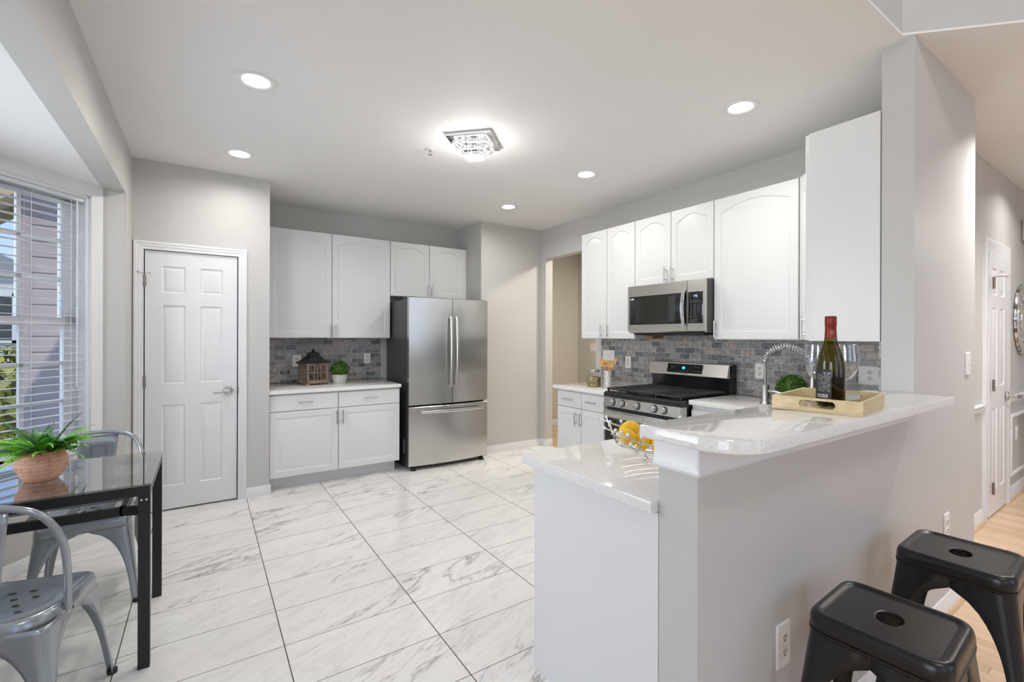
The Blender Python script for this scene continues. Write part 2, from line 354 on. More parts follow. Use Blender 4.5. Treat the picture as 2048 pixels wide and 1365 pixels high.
def grains():
    k = NT('dry_lentils', 0.6, 0, (0.3, 0.2, 0.08))
    v = k.n('ShaderNodeTexVoronoi'); v.inputs['Scale'].default_value = 130; k.l(k.obj(), v.inputs['Vector'])
    k.base(k.ramp(v.outputs['Color'], [(0.2, (0.13, 0.09, 0.035)), (0.5, (0.34, 0.24, 0.09)), (0.8, (0.52, 0.42, 0.20))])); k.bump(v.outputs['Distance'], 0.8, 0.003)
    return k.m
M_grains = grains()
def hammered():
    k = NT('hammered_steel', 0.22, 1.0, (0.62, 0.60, 0.57))
    v = k.n('ShaderNodeTexVoronoi'); v.inputs['Scale'].default_value = 110; k.l(k.obj(), v.inputs['Vector']); k.bump(v.outputs['Distance'], 0.8, 0.004); return k.m
M_hammer = hammered()
def siding(name, c):
    k = NT(name, 0.7, 0, c)
    f = k.noise(k.mapping(k.obj(), (3, 3, 60)), 1.0, 3); k.base(k.mix(f, tuple(q*0.92 for q in c), tuple(q*1.06 for q in c))); k.bump(f, 0.3, 0.003); return k.m
M_siding = siding('mauve_siding', (0.50, 0.425, 0.44)); M_soffit = siding('tan_soffit', (0.62, 0.47, 0.30)); M_pale = siding('pale_siding', (0.72, 0.69, 0.68))
M_roof = siding('shingle_roof', (0.32, 0.31, 0.32))
k = NT('brown_oil_rubbed', 0.35, 0.6, (0.32, 0.27, 0.25)); k.rough(k.math('MULTIPLY_ADD', k.noise(k.obj(), 50, 1), 0.1, 0.3)); M_hinge = k.m
k = NT('mirror_silver', 0.02, 1, (0.85, 0.85, 0.85)); k.rough(k.math('MULTIPLY_ADD', k.noise(k.obj(), 3, 1), 0.01, 0.02)); M_mirror = k.m
k = NT('silver_mosaic', 0.25, 0.8, (0.6, 0.6, 0.6)); v_ = k.n('ShaderNodeTexVoronoi'); v_.inputs['Scale'].default_value = 32; k.l(k.obj(), v_.inputs['Vector'])
k.base(k.ramp(v_.outputs['Color'], [(0.2, (0.16, 0.15, 0.14)), (0.5, (0.6, 0.59, 0.58)), (0.8, (0.9, 0.9, 0.9))])); k.bump(v_.outputs['Distance'], 0.7, 0.004); M_mosaic = k.m
M_chime = paint('chime_beige', (0.50, 0.43, 0.40), 0.5, 0.0)
M_accent = paint('accent_table_taupe', (0.36, 0.33, 0.31), 0.5, 0.1)
M_rubber = paint('black_rubber', (0.02, 0.02, 0.02), 0.8, 0.0)
M_grey_bar = paint('grey_lattice', (0.15, 0.155, 0.165), 0.5, 0.0)

# ---------------------------------------------------------------- mesh helpers
def nb(): return bmesh.new()
def box(bm, x0, x1, y0, y1, z0, z1, bev=0.0, seg=2, M=None):
    xs = sorted((x0, x1)); ys = sorted((y0, y1)); zs = sorted((z0, z1))
    vs_ = [bm.verts.new((xs[i], ys[j], zs[k_])) for i in (0, 1) for j in (0, 1) for k_ in (0, 1)]
    idx = [(0, 1, 3, 2), (4, 6, 7, 5), (0, 4, 5, 1), (2, 3, 7, 6), (0, 2, 6, 4), (1, 5, 7, 3)]
    fs = [bm.faces.new([vs_[i] for i in f]) for f in idx]
    geo = vs_
    if bev > 0:
        es = list({e for f in fs for e in f.edges})
        r = bmesh.ops.bevel(bm, geom=es, offset=bev, segments=seg, affect='EDGES', profile=0.5)
        geo = list({v for f in r['faces'] for v in f.verts} | {v for v in vs_ if v.is_valid})
    if M is not None: bmesh.ops.transform(bm, matrix=M, verts=geo)
    return geo
def prism(bm, pts, z0, z1, M=None):
    a = [bm.verts.new((p[0], p[1], z0)) for p in pts]; b = [bm.verts.new((p[0], p[1], z1)) for p in pts]
    n = len(pts); bm.faces.new(a[::-1]); bm.faces.new(b)
    for i in range(n): bm.faces.new((a[i], a[(i+1) % n], b[(i+1) % n], b[i]))
    if M is not None: bmesh.ops.transform(bm, matrix=M, verts=a+b)
def loft(bm, loops, closed=True, cap0=False, cap1=False, M=None):
    L = [[bm.verts.new(p) for p in lp] for lp in loops]
    for a, b in zip(L[:-1], L[1:]):
        n = len(a)
        for i in range(n if closed else n-1):
            try: bm.faces.new((a[i], a[(i+1) % n], b[(i+1) % n], b[i]))
            except ValueError: pass
    if cap0: bm.faces.new(L[0][::-1])
    if cap1: bm.faces.new(L[-1])
    if M is not None: bmesh.ops.transform(bm, matrix=M, verts=[v for l in L for v in l])
    return L
def lathe(bm, prof, c=(0, 0, 0), n=32, cap0=True, cap1=True, M=None):
    loops = [[(c[0]+r*math.cos(2*PI*i/n), c[1]+r*math.sin(2*PI*i/n), c[2]+z) for i in range(n)] for r, z in prof]
    return loft(bm, loops, True, cap0 and prof[0][0] > 1e-6, cap1 and prof[-1][0] > 1e-6, M)
def tube(bm, path, r, n=10, closed=False, caps=True):
    P = [Vector(p) for p in path]; N = len(P)
    rs = r if isinstance(r, (list, tuple)) else [r]*N
    t = [(P[(i+1) % N if closed else min(i+1, N-1)] - P[(i-1) % N if closed else max(i-1, 0)]).normalized() for i in range(N)]
    up = Vector((0, 0, 1)) if abs(t[0].z) < 0.9 else Vector((1, 0, 0))
    u = (up - t[0]*up.dot(t[0])).normalized(); loops = []
    for i in range(N):
        u = (u - t[i]*u.dot(t[i])).normalized(); w = t[i].cross(u)
        loops.append([tuple(P[i] + (u*math.cos(2*PI*j/n) + w*math.sin(2*PI*j/n))*rs[i]) for j in range(n)])
    if closed: loops.append(loops[0]); 
    L = loft(bm, loops, True, caps and not closed, caps and not closed)
    if closed: bmesh.ops.remove_doubles(bm, verts=L[0]+L[-1], dist=1e-6)
def cyl(bm, a, b, r, n=16, r2=None): tube(bm, [a, b], [r, r if r2 is None else r2], n)
def sphere(bm, c, r, seg=16, rings=10, sc=(1, 1, 1)):
    Mx = Matrix.Translation(c) @ Matrix.Diagonal((r*sc[0], r*sc[1], r*sc[2], 1))
    bmesh.ops.create_uvsphere(bm, u_segments=seg, v_segments=rings, radius=1.0, matrix=Mx)
def smooth_path(pts, n=8, closed=False):
    P = [Vector(p) for p in pts]; out = []; N = len(P)
    rng = range(N if closed else N-1)
    for i in rng:
        if closed: p0, p1, p2, p3 = P[(i-1) % N], P[i], P[(i+1) % N], P[(i+2) % N]
        else: p0, p1, p2, p3 = P[max(i-1, 0)], P[i], P[i+1], P[min(i+2, N-1)]
        for j in range(n):
            t = j/n
            out.append(0.5*((2*p1) + (-p0+p2)*t + (2*p0-5*p1+4*p2-p3)*t*t + (-p0+3*p1-3*p2+p3)*t**3))
    if not closed: out.append(P[-1])
    return out
def rrect(x0, x1, y0, y1, r, n=6):
    pts = []
    for cx, cy, a0 in ((x1-r, y1-r, 0), (x0+r, y1-r, PI/2), (x0+r, y0+r, PI), (x1-r, y0+r, 1.5*PI)):
        for i in range(n+1):
            a = a0 + PI/2*i/n; pts.append((cx+r*math.cos(a), cy+r*math.sin(a)))
    return pts
def finish(bm, angle=40):
    bmesh.ops.recalc_face_normals(bm, faces=bm.faces)
def obj(name, bm, mat, parent=None, origin=None, smooth=True, angle=35, kind=None, label=None):
    """links one mesh object; bm is in world space (or in the space of parent when parent was made local)"""
    bmesh.ops.recalc_face_normals(bm, faces=bm.faces)
    root = parent
    off = Vector((0, 0, 0))
    if parent is not None: off = Vector(parent.get('_off', (0, 0, 0)))
    elif origin is not None: off = Vector(origin)
    if off.length > 0: bmesh.ops.translate(bm, vec=-off, verts=bm.verts)
    me = bpy.data.meshes.new(name); bm.to_mesh(me); bm.free()
    if smooth:
        for p in me.polygons: p.use_smooth = True
        me.set_sharp_from_angle(angle=math.radians(angle))
    me.materials.append(mat)
    o = bpy.data.objects.new(name, me); COL.objects.link(o)
    if parent is not None: o.parent = parent; o['_off'] = tuple(off)
    elif origin is not None: o.location = off; o['_off'] = tuple(off)
    if kind: o['kind'] = kind
    if label: o['label'] = label
    return o
def thing(name, label, cat, loc=(0, 0, 0), group=None, local=False):
    o = bpy.data.objects.new(name, None); COL.objects.link(o); o.empty_display_size = 0.1
    o.location = loc; o['_off'] = (0, 0, 0) if local else tuple(loc)
    o['label'] = label; o['category'] = cat
    if group: o['group'] = group
    return o
def tag(o, label, cat, group=None, kind=None):
    o['label'] = label; o['category'] = cat
    if group: o['group'] = group
    if kind: o['kind'] = kind
    return o
def struct(name, bm, mat, parent=None, smooth=False): 
    o = obj(name, bm, mat, parent, smooth=smooth)
    if parent is None: o['kind'] = 'structure'
    return o
def sroot(name, loc=(0, 0, 0)):
    o = bpy.data.objects.new(name, None); COL.objects.link(o); o.location = loc; o['_off'] = tuple(loc); o['kind'] = 'structure'; return o
def dup(root, loc, rotz=0.0, label=None):
    r = root.copy(); COL.objects.link(r); r.location = loc; r.rotation_euler = (0, 0, rotz)
    if label: r['label'] = label
    for ch in list(root.children):
        c = ch.copy(); COL.objects.link(c); c.parent = r
        for g in list(ch.children):
            d = g.copy(); COL.objects.link(d); d.parent = c
    return r
def SB(name, *b, mat=None, **kw):
    bm = nb()
    for q in b: box(bm, *q)
    return struct(name, bm, mat or M_wall, **kw)

# ================================================================ STRUCTURE
ZC = 2.737; XL = -0.46; YP = 4.5126; XP = 0.47; YB = 5.297; XF = 2.69; YF = 4.69; XR = 3.5755
Y0 = 0.718; Y1 = 0.838; XC = 2.64; XW = 1.052; XH = 3.63
# bay geometry
W0 = Vector((-0.621, 4.084)); WD = Vector((-0.650, -0.760)).normalized(); WN = Vector((-0.760, 0.650)).normalized()  # WN points outdoors
def wp(s, off=0.0): 
    q = W0 + WD*s + WN*off; return (q.x, q.y)
S1 = 0.74
cA = wp(-0.07); cB = wp(S1)
bayX = cB[0]; bayY0 = 1.75
floor_poly = [(XL, 1.1), (XL, 0.75), (XH, 0.75), (XH, 1.0), (XR+.10, 1.0), (XR+.10, 5.4), (-0.9, 5.4), (-0.7, 4.25), wp(-.07, .1), wp(S1+.05, .12), (bayX-.12, bayY0), (XL-.1, 1.1)]
bm = nb(); prism(bm, [(XL-1.0, 0.75), (XR+.055, 0.75), (XR+.055, 5.45), (XL-.05, 5.45), (XL-.4, 4.5), (XL-1.0, 4.0)], -0.05, 0.0); struct('floor', bm, M_tile)
SB('floor.001', (-3.2, 7.0, -4.6, 0.75, -0.05, 0.0), (XR+.055, 7.0, 0.75, 6.0, -0.05, 0.0), mat=M_wood)
bm = nb()
prism(bm, [(-0.57, 0.75), (2.6, 0.75), (4.9, -1.55), (7.1, -1.55), (7.1, 6.0), (-0.57, 6.0)], ZC, ZC+0.01); struct('ceiling', bm, M_ceil)
bm = nb(); prism(bm, [(XL-.1195, 4.3), (XL-.1195, 1.0), (bayX-.15, bayY0-.1), (bayX-.15, 3.7), (-0.75, 4.3)], 2.376, 2.45); struct('ceiling.001', bm, M_ceil)
SB('ceiling.002', (-3.3, 7.1, -4.7, 0.95, 5.2, 5.3), mat=M_ceil)
# bulkhead of the high family room, straight then at 45 degrees
bm = nb(); prism(bm, [(-0.55, 0.75), (2.6, 0.75), (4.9, -1.55), (7.1, -1.55), (7.1, -1.43), (4.95, -1.43), (2.65, 0.87), (-0.55, 0.87)], ZC+0.0105, 5.2); struct('wall_bulkhead', bm, M_wall)
# left wall: strip beside pantry, header above the bay, and the part nearer than the bay
SB('wall_left', (XL-.12, XL, 4.167, YP+.05, 0, ZC), (XL-.12, XL, 1.13, 4.167, 2.376, ZC), (XL-.12, XL, 0.75, 1.13, 0, ZC), (-3.2, XL, 0.63, 0.75, 0, 5.2))
# pantry wall with its door opening, side wall
DX0, DX1, DZ = -0.388, 0.232, 2.046
SB('wall_pantry', (XL, DX0-.004, YP, YP+.11, 0, ZC), (DX1+.004, XP, YP, YP+.11, 0, ZC), (DX0-.004, DX1+.004, YP, YP+.11, DZ+.004, ZC), (XP-.11, XP, YP+.11, YB+.1, 0, ZC))
SB('wall_back', (XP, XF, YB, YB+.1, 0, ZC), (XL-.12, XP, YB+.0, YB+.1, 0, ZC), (XL-.12, XL, YP+.05, YB, 0, ZC))
SB('wall_alcove', (XF, XR+.11, YF, YF+.12, 0, ZC), (XF, XF+.12, YF+.12, YB+.1, 0, ZC))
OY0, OY1, OZ = 3.70, 4.60, 2.365
SB('wall_right', (XR, XR+.11, Y1, OY0, 0, ZC), (XR, XR+.11, OY1, YF, 0, ZC), (XR, XR+.11, OY0, OY1, OZ, ZC))
SB('wall_column', (XC, XH, Y0, Y1, 0, ZC))
SB('wall_peninsula', (XW, XC, Y0, Y1, 0, 1.094))
SB('wall_hall', (XR+.115, 7.0, 0.92, 1.04, 0, ZC), (7.0, 7.1, -4.6, 5.7, 0, 5.2))
M_far = paint('far_room_paint', (0.60, 0.57, 0.50), 0.5, 0.03)
bm = nb(); box(bm, 3.4, 5.13, 5.6, 5.7, 0, ZC); box(bm, 5.01, 5.13, 1.04, 5.6, 0, ZC); struct('wall_far', bm, M_far)
# family room shell with window openings
SB('wall_family', (-3.2, -1.4, -4.6, -4.5, 0, 5.2), (1.0, 2.4, -4.6, -4.5, 0, 5.2), (4.8, 7.0, -4.6, -4.5, 0, 5.2), (-1.4, 1.0, -4.6, -4.5, 0, 0.7), (2.4, 4.8, -4.6, -4.5, 0, 0.7),
   (-1.4, 1.0, -4.6, -4.5, 4.1, 5.2), (2.4, 4.8, -4.6, -4.5, 4.1, 5.2), (-3.3, -3.2, -4.6, -2.8, 0, 5.2), (-3.3, -3.2, -0.4, 0.75, 0, 5.2), (-3.3, -3.2, -2.8, -0.4, 2.9, 5.2), (-3.3, -3.2, -2.8, -0.4, 0, 0.5))

# bay walls: angled wall with window opening, centre wall with window opening, far angled wall
OZ0, OZ1 = 0.66, 2.296
def bay_wall(bm, p, q, o0, o1, nrm, th=0.14):
    p = Vector(p); q = Vector(q); d = (q-p); Lh = d.length; d.normalize(); n = Vector(nrm)
    def piece(s0, s1, z0, z1):
        a = p+d*s0; b = p+d*s1; c = b+n*th; e = a+n*th
        prism(bm, [tuple(a), tuple(b), tuple(c), tuple(e)], z0, z1)
    piece(0, o0, 0, 2.376); piece(o1, Lh, 0, 2.376); piece(o0, o1, 0, OZ0); piece(o0, o1, OZ1, 2.376)
bm = nb()
prism(bm, [(XL-.0015, 4.1685), cA, wp(-.07, .14), (XL-.0015, 4.4)], 0, 2.3758)
bay_wall(bm, cA, cB, 0.07+.02, 0.07+.66, WN)
bay_wall(bm, (bayX, cB[1]), (bayX, bayY0), 0.10, cB[1]-bayY0-0.10, (-1, 0))
fa = Vector((bayX, bayY0)); fb = Vector((XL, 1.13)); fn = Vector((-(fa-fb).y, (fa-fb).x)).normalized()
if fn.x > 0: fn = -fn
bay_wall(bm, fa, fb, 0.10, (fb-fa).length-0.12, fn)
struct('wall_bay', bm, M_wall)

# ---- baseboards
def baseboard(name, runs, h=0.085, t=0.014, mat=M_trim, shoe=None):
    bm = nb(); bs = nb() if shoe else None
    for (a, b, n) in runs:
        a = Vector(a); b = Vector(b); n = Vector(n)
        prof = [(0, 0), (t, 0), (t, h*0.62), (t*0.62, h*0.74), (t*0.62, h*0.86), (t*0.25, h), (0, h)]
        loops = [[(p.x+n.x*d, p.y+n.y*d, z) for d, z in prof] for p in (a, b)]
        loft(bm, loops, True, True, True)
        if shoe:
            pr = [(t, 0), (t+.016, 0), (t+.014, .008), (t+.007, .015), (t, .017)]
            loft(bs, [[(p.x+n.x*d, p.y+n.y*d, z) for d, z in pr] for p in (a, b)], True, True, True)
    o = struct(name, bm, mat, smooth=True)
    if shoe: s_ = obj('shoe_moulding', bs, shoe, o, label='oak shoe moulding')
    return o
baseboard('baseboard_left', [((XL, YP), (XL, 4.17), (1, 0)), ((XL, 4.167), cA, (0.24, -0.97)), (cA, cB, -WN), ((bayX, cB[1]), (bayX, bayY0), (1, 0))])
baseboard('baseboard_pantry', [((0.296, YP), (XP+.012, YP), (0, -1))])
baseboard('baseboard_alcove', [((XF, YF), (XR, YF), (0, -1))])
baseboard('baseboard_right', [((XR, YF), (XR, OY1-.0), (-1, 0)), ((XR-.012, OY1), (XR+.11, OY1), (0, -1))])
baseboard('baseboard_peninsula', [((XW, Y0), (XH, Y0), (0, -1))], shoe=M_oak_trim)
baseboard('baseboard_hall', [((XR+.12, 0.92), (4.845, 0.92), (0, -1)), ((5.652, 0.92), (7.0, 0.92), (0, -1))], h=0.10, shoe=M_oak_trim)
baseboard('baseboard_far', [((3.7, 5.6), (5.01, 5.6), (0, -1)), ((5.01, 5.6), (5.01, 1.05), (-1, 0))], h=0.1)

# ---- bar trim box under the raised top
bm = nb()
def trim_run(a, b, n, x=0):
    a = Vector(a); b = Vector(b); n = Vector(n)
    prof = [(0, 1.028), (0.010, 1.022), (0.014, 1.030), (0.010, 1.040), (0.008, 1.046), (0.008, 1.094), (0, 1.094)]
    loft(bm, [[(p.x+n.x*d, p.y+n.y*d, z) for d, z in prof] for p in (a, b)], True, True, True)
trim_run((XW-.010, Y0), (2.55, Y0), (0, -1)); trim_run((XW, Y0-.010), (XW, Y1+.012), (-1, 0))
struct('trim_1', bm, M_trim, smooth=True)
# chair rail and wainscot frames in the hall
bm = nb()
def rail(x0, x1, z, h=0.06, d=0.03):
    prof = [(0, 0), (.010, 0), (.012, .010), (.020, .022), (.012, .030), (.016, .044), (d, .050), (d, h), (0, h)]
    loft(bm, [[(x, 0.92-dd, z+zz) for dd, zz in prof] for x in (x0, x1)], True, True, True)
rail(XR+.12, 4.845, 0.825); rail(5.652, 7.0, 0.825)
struct('trim_2', bm, M_trim, smooth=True)
bm = nb()
def frame_mould(x0, x1, z0, z1, w=0.028, d=0.013):
    box(bm, x0, x1, .92-d, .92, z0, z0+w, .004); box(bm, x0, x1, .92-d, .92, z1-w, z1, .004)
    box(bm, x0, x0+w, .92-d, .92, z0+w, z1-w, .004); box(bm, x1-w, x1, .92-d, .92, z0+w, z1-w, .004)
frame_mould(5.76, 6.85, 0.19, 0.72)
struct('trim_3', bm, M_trim, smooth=True)

# ================================================================ DOORS (six panel)
def face_pt(o, U, n):
    o = Vector(o); U = Vector(U); n = Vector(n)
    return lambda u, w, h: tuple(o + U*u + Vector((0, 0, w)) + n*h)
def panel_slab(bm, P, W, Hh, t, xs, zs, cells):
    XX = [0]+xs+[W]; ZZ = [0]+zs+[Hh]
    for i in range(len(XX)-1):
        for j in range(len(ZZ)-1):
            a, b, c, d = XX[i], XX[i+1], ZZ[j], ZZ[j+1]
            if (i, j) in cells:
                lv = [(0, 0), (.008, -.009), (.013, -.010), (.032, -.002), (.035, -.0015)]
                loops = [[P(a+e, c+e, t+h), P(b-e, c+e, t+h), P(b-e, d-e, t+h), P(a+e, d-e, t+h)] for e, h in lv]
                loft(bm, loops, True, False, True)
            else:
                bm.faces.new([bm.verts.new(P(*q)) for q in ((a, c, t), (b, c, t), (b, d, t), (a, d, t))])
    for quad in ([(0, 0, 0), (W, 0, 0), (W, 0, t), (0, 0, t)], [(0, Hh, 0), (W, Hh, 0), (W, Hh, t), (0, Hh, t)], [(0, 0, 0), (0, Hh, 0), (0, Hh, t), (0, 0, t)],
                 [(W, 0, 0), (W, Hh, 0), (W, Hh, t), (W, 0, t)], [(0, 0, 0), (W, 0, 0), (W, Hh, 0), (0, Hh, 0)]):
        bm.faces.new([bm.verts.new(P(*q)) for q in quad])
    bmesh.ops.remove_doubles(bm, verts=bm.verts, dist=1e-5)
def casing(bm, x0, x1, ztop, y, w=0.062):
    # moulded casing swept round the opening with mitred corners, on plane y facing -Y
    prof = [(0, 0), (0, .010), (w*.10, .012), (w*.34, .012), (w*.42, .016), (w*.66, .017), (w*.74, .021), (w*.95, .021), (w, .018), (w, 0)]
    loft(bm, [[(x0-e, y-d, 0) for e, d in prof], [(x0-e, y-d, ztop+e) for e, d in prof], [(x1+e, y-d, ztop+e) for e, d in prof], [(x1+e, y-d, 0) for e, d in prof]], True, True, True)
def six_panel(root, x0, x1, y, ztop, hinge_left=True):
    W = x1-x0; Hh = ztop-.012
    P = face_pt((x0, y+.036, .013), (1, 0, 0), (0, -1, 0))
    xs = [W*.17, W*.42, W*.58, W*.83]; zs = [Hh*.09, Hh*.405, Hh*.487, Hh*.792, Hh*.84, Hh*.943]
    bm = nb(); panel_slab(bm, P, W, Hh, .035, xs, zs, {(1, 1), (3, 1), (1, 3), (3, 3), (1, 5), (3, 5)})
    leaf_ = obj('door_leaf', bm, M_trim, root, smooth=True, angle=20)
    return leaf_
def hinges(root, x, y, zs):
    for z in zs:
        bm = nb(); cyl(bm, (x, y-.010, z-.045), (x, y-.010, z+.045), .0065); box(bm, x-.012, x+.012, y-.004, y+.001, z-.044, z+.044); obj('hinge', bm, M_hinge, root)
d1 = sroot('door_1', (DX0, YP, 0))
six_panel(d1, DX0+.004, DX1-.005, YP+.006, DZ-.005)
bm = nb(); casing(bm, DX0-.002, DX1+.002, DZ, YP); obj('casing', bm, M_trim, d1)
hinges(d1, DX0, YP, (0.25, 1.02, 1.80))
bm = nb(); cyl(bm, (DX0+.0, YP-.012, 1.86), (DX0-.03, YP-.05, 1.862), .003); cyl(bm, (DX0, YP-.012, 1.86), (DX0+.045, YP-.04, 1.862), .003)
cyl(bm, (DX0-.03, YP-.05, 1.862), (DX0-.034, YP-.055, 1.862), .008); cyl(bm, (DX0+.045, YP-.04, 1.862), (DX0+.048, YP-.046, 1.862), .008); obj('door_stop', bm, M_nickel, d1)
def lever(root, x, y, z, dirx=-1):
    bm = nb(); M = Matrix.Translation((x, y, z)) @ Matrix.Rotation(PI/2, 4, 'X')
    lathe(bm, [(0.0, 0), (.034, 0), (.034, .004), (.028, .012), (.014, .016), (.012, .045), (0.0, .046)], M=M, n=28)
    pts = smooth_path([(x, y-.045, z), (x+dirx*.03, y-.05, z-.004), (x+dirx*.07, y-.05, z-.012), (x+dirx*.105, y-.046, z-.010)], 6)
    tube(bm, pts, [.009-.004*i/len(pts) for i in range(len(pts))], 10)
    return obj('handle', bm, M_nickel, root)
lever(d1, 0.163, YP-.002, 0.925)
bm = nb(); box(bm, DX1-.001, DX1+.008, YP-.013, YP-.001, .895, .955, .001); obj('strike_plate', bm, M_hinge, d1)

d2 = sroot('door_2', (4.97, 0.92, 0))
bm = nb()
six_panel(d2, 4.965, 5.548, 0.902, DZ-.008)
casing(bm, 4.962, 5.552, DZ-.006, .92, w=.10); obj('casing', bm, M_trim, d2)
hinges(d2, 4.985, 0.888, (0.235, 1.02, 1.80))
bm = nb(); M = Matrix.Translation((5.49, .895, .905)) @ Matrix.Rotation(PI/2, 4, 'X')
box(bm, 5.46, 5.52, .885, .897, .87, .94, .003); cyl(bm, (5.49, .89, .905), (5.49, .835, .905), .012)
tube(bm, [(5.49, .84, .905), (5.52, .825, .905), (5.56, .825, .905)], [.014, .016, .011], 10); obj('handle', bm, M_nickel, d2)
bm = nb(); cyl(bm, (4.985, .875, 1.85), (5.06, .83, 1.852), .004); cyl(bm, (5.06, .83, 1.852), (5.066, .82, 1.852), .008); obj('door_stop', bm, M_nickel, d2)

# ================================================================ BAY WINDOW AND BLINDS
def obox(bm, s0, s1, o0, o1, z0, z1, wpf=wp):
    a, b, c, d = wpf(s0, o0), wpf(s1, o0), wpf(s1, o1), wpf(s0, o1)
    prism(bm, [a, b, c, d], z0, z1)
def make_window(name, wpf, s0, s1, cols=2):
    r = sroot(name, (*wpf(s0, .05), OZ0))
    bm = nb(); q = lambda *a: obox(bm, *a, wpf=wpf)
    # interior casing and stool, jambs
    q(s0-.075, s0, -.018, 0, OZ0-.06, 2.376); q(s1, s1+.075, -.018, 0, OZ0-.06, 2.376); q(s0, s1, -.018, 0, OZ1, 2.376)
    q(s0-.09, s1+.09, -.045, .10, OZ0-.025, OZ0); q(s0-.06, s1+.06, -.016, 0, OZ0-.09, OZ0-.025)
    obj('casing', bm, M_trim, r, smooth=False)
    bm = nb(); q = lambda *a: obox(bm, *a, wpf=wpf)
    q(s0, s0+.018, 0, .14, OZ0, OZ1); q(s1-.018, s1, 0, .14, OZ0, OZ1); q(s0, s1, 0, .14, OZ1-.02, OZ1); q(s0, s1, .07, .14, OZ0, OZ0+.02)
    obj('window_frame', bm, M_vinyl, r, smooth=False)
    zm = 1.462
    for nm, z0, z1, off in (('upper_sash', zm-.02, OZ1-.02, .105), ('lower_sash', OZ0+.02, zm+.03, .085)):
        bm = nb(); q = lambda *a: obox(bm, *a, wpf=wpf)
        a, b = s0+.018, s1-.018; st = .075 if nm == 'upper_sash' else .075
        q(a, a+st, off-.012, off+.018, z0, z1); q(b-st, b, off-.012, off+.018, z0, z1)
        q(a, b, off-.012, off+.018, z0, z0+.045); q(a, b, off-.012, off+.018, z1-.05, z1)
        for c in range(1, cols):
            sc_ = a+st+(b-a-2*st)*c/cols; q(sc_-.011, sc_+.011, off-.006, off+.012, z0, z1)
        for c in (1, 2):
            zz = z0+.045+(z1-z0-.095)*c/3; q(a, b, off-.006, off+.012, zz-.011, zz+.011)
        sh = obj(nm, bm, M_vinyl, r, smooth=False)
        bm = nb(); q = lambda *a_: obox(bm, *a_, wpf=wpf); q(a+.03, b-.03, off+.002, off+.004, z0+.02, z1-.02); obj('pane', bm, M_pane, sh, smooth=False)
    return r
make_window('window_1', wp, .02, .66)
wc = lambda s, off: (bayX-off, cB[1]-s)
wcl = cB[1]-bayY0
make_window('window_2', wc, .10, wcl-.10, 3)
fd = (fb-fa).normalized(); fL = (fb-fa).length
wf = lambda s, off: tuple(fa + fd*s + fn*off)
make_window('window_3', wf, .10, fL-.12, 2)
def make_blind(label, wpf, s0, s1):
    r = thing('window_blind', label, 'blind', (*wpf((s0+s1)/2, .04), OZ0))
    bm = nb(); q = lambda *a: obox(bm, *a, wpf=wpf)
    q(s0+.020, s1-.020, .012, .06, OZ1-.045, OZ1-.022); obj('headrail', bm, M_slat, r, smooth=False)
    z = OZ1-.075; i = 0
    while z > OZ0+.05:
        bm = nb()
        # slightly crowned slat
        prof = [(.015, -.0012), (.026, .000), (.038, .0004), (.050, .000), (.061, -.0012)]
        up = [(o_, h+.0018) for o_, h in reversed(prof)]
        loops = []
        for s_ in (s0+.024, s1-.024):
            loops.append([(*wpf(s_, o_), z+h) for o_, h in prof+up])
        loft(bm, loops, True, True, True); obj('slat', bm, M_slat, r, smooth=False); z -= .0478
    bm = nb(); q = lambda *a: obox(bm, *a, wpf=wpf); q(s0+.024, s1-.024, .016, .060, OZ0+.012, OZ0+.030); obj('bottom_rail', bm, M_slat, r, smooth=False)
    for s_ in (s0+.10, (s0+s1)/2+.10*0, s1-.10):
        for o_ in (.013, .063):
            bm = nb(); q = lambda *a: obox(bm, *a, wpf=wpf); q(s_-.0012, s_+.0012, o_-.0006, o_+.0006, OZ0+.02, OZ1-.05); obj('ladder_cord', bm, M_slat, r, smooth=False)
    bm = nb(); p = wpf(s0+.07, .006); cyl(bm, (*p, OZ1-.05), (*p, 1.05), .004, 8); obj('wand', bm, M_slat, r)
    return r
make_blind('white two inch slat blind in the angled window beside the pantry door', wp, .02, .66)
make_blind('white slat blind in the middle window of the bay behind the glass table', wc, .10, wcl-.10)

# ================================================================ OUTDOORS
ox = thing('neighbour_wing', 'mauve lap sided house wing seen through the window blind', 'building', (-1.0, 6.2, -0.6))
bm = nb()
zz = -0.6
while zz < 3.35:
    prof = [(6.2, zz), (6.186, zz), (6.197, zz+.152), (6.2, zz+.152)]
    loft(bm, [[(x, y_, z_) for y_, z_ in prof] for x in (-1.38, -0.60)], True, True, True); zz += .152
box(bm, -1.42, -0.60, 6.2, 6.5, -0.6, 3.4)
obj('lap_siding', bm, M_siding, ox, smooth=False)
bm = nb(); box(bm, -1.468, -1.378, 6.17, 6.5, -0.6, 3.4); obj('corner_board', bm, M_siding, ox, smooth=False)
bm = nb(); box(bm, -1.55, -0.60, 5.75, 6.6, 3.02, 3.06)
Mx = Matrix.Translation((-1.42, 6.2, 2.66)) @ Matrix.Rotation(math.radians(-38), 4, 'Y'); box(bm, -1.9, 0.0, -.35, .35, 0, .03, M=Mx); obj('eave_soffit', bm, M_soffit, ox, smooth=False)
bm = nb(); Mx = Matrix.Translation((-1.42, 6.2, 2.66)) @ Matrix.Rotation(math.radians(-38), 4, 'Y'); box(bm, -1.9, 0.0, -.38, -.35, -.03, .10, M=Mx); obj('fascia_board', bm, M_soffit, ox, smooth=False)
bm = nb(); box(bm, -60, 60, 6.9, 60, -.85, -.8); box(bm, -60, -1.3, -20, 6.9, -.85, -.8); tag(obj('lawn', bm, M_lawn, origin=(0, 0, -.8), smooth=False), 'green lawn beyond the bay window', 'lawn'); bpy.data.objects['lawn']['kind'] = 'stuff'
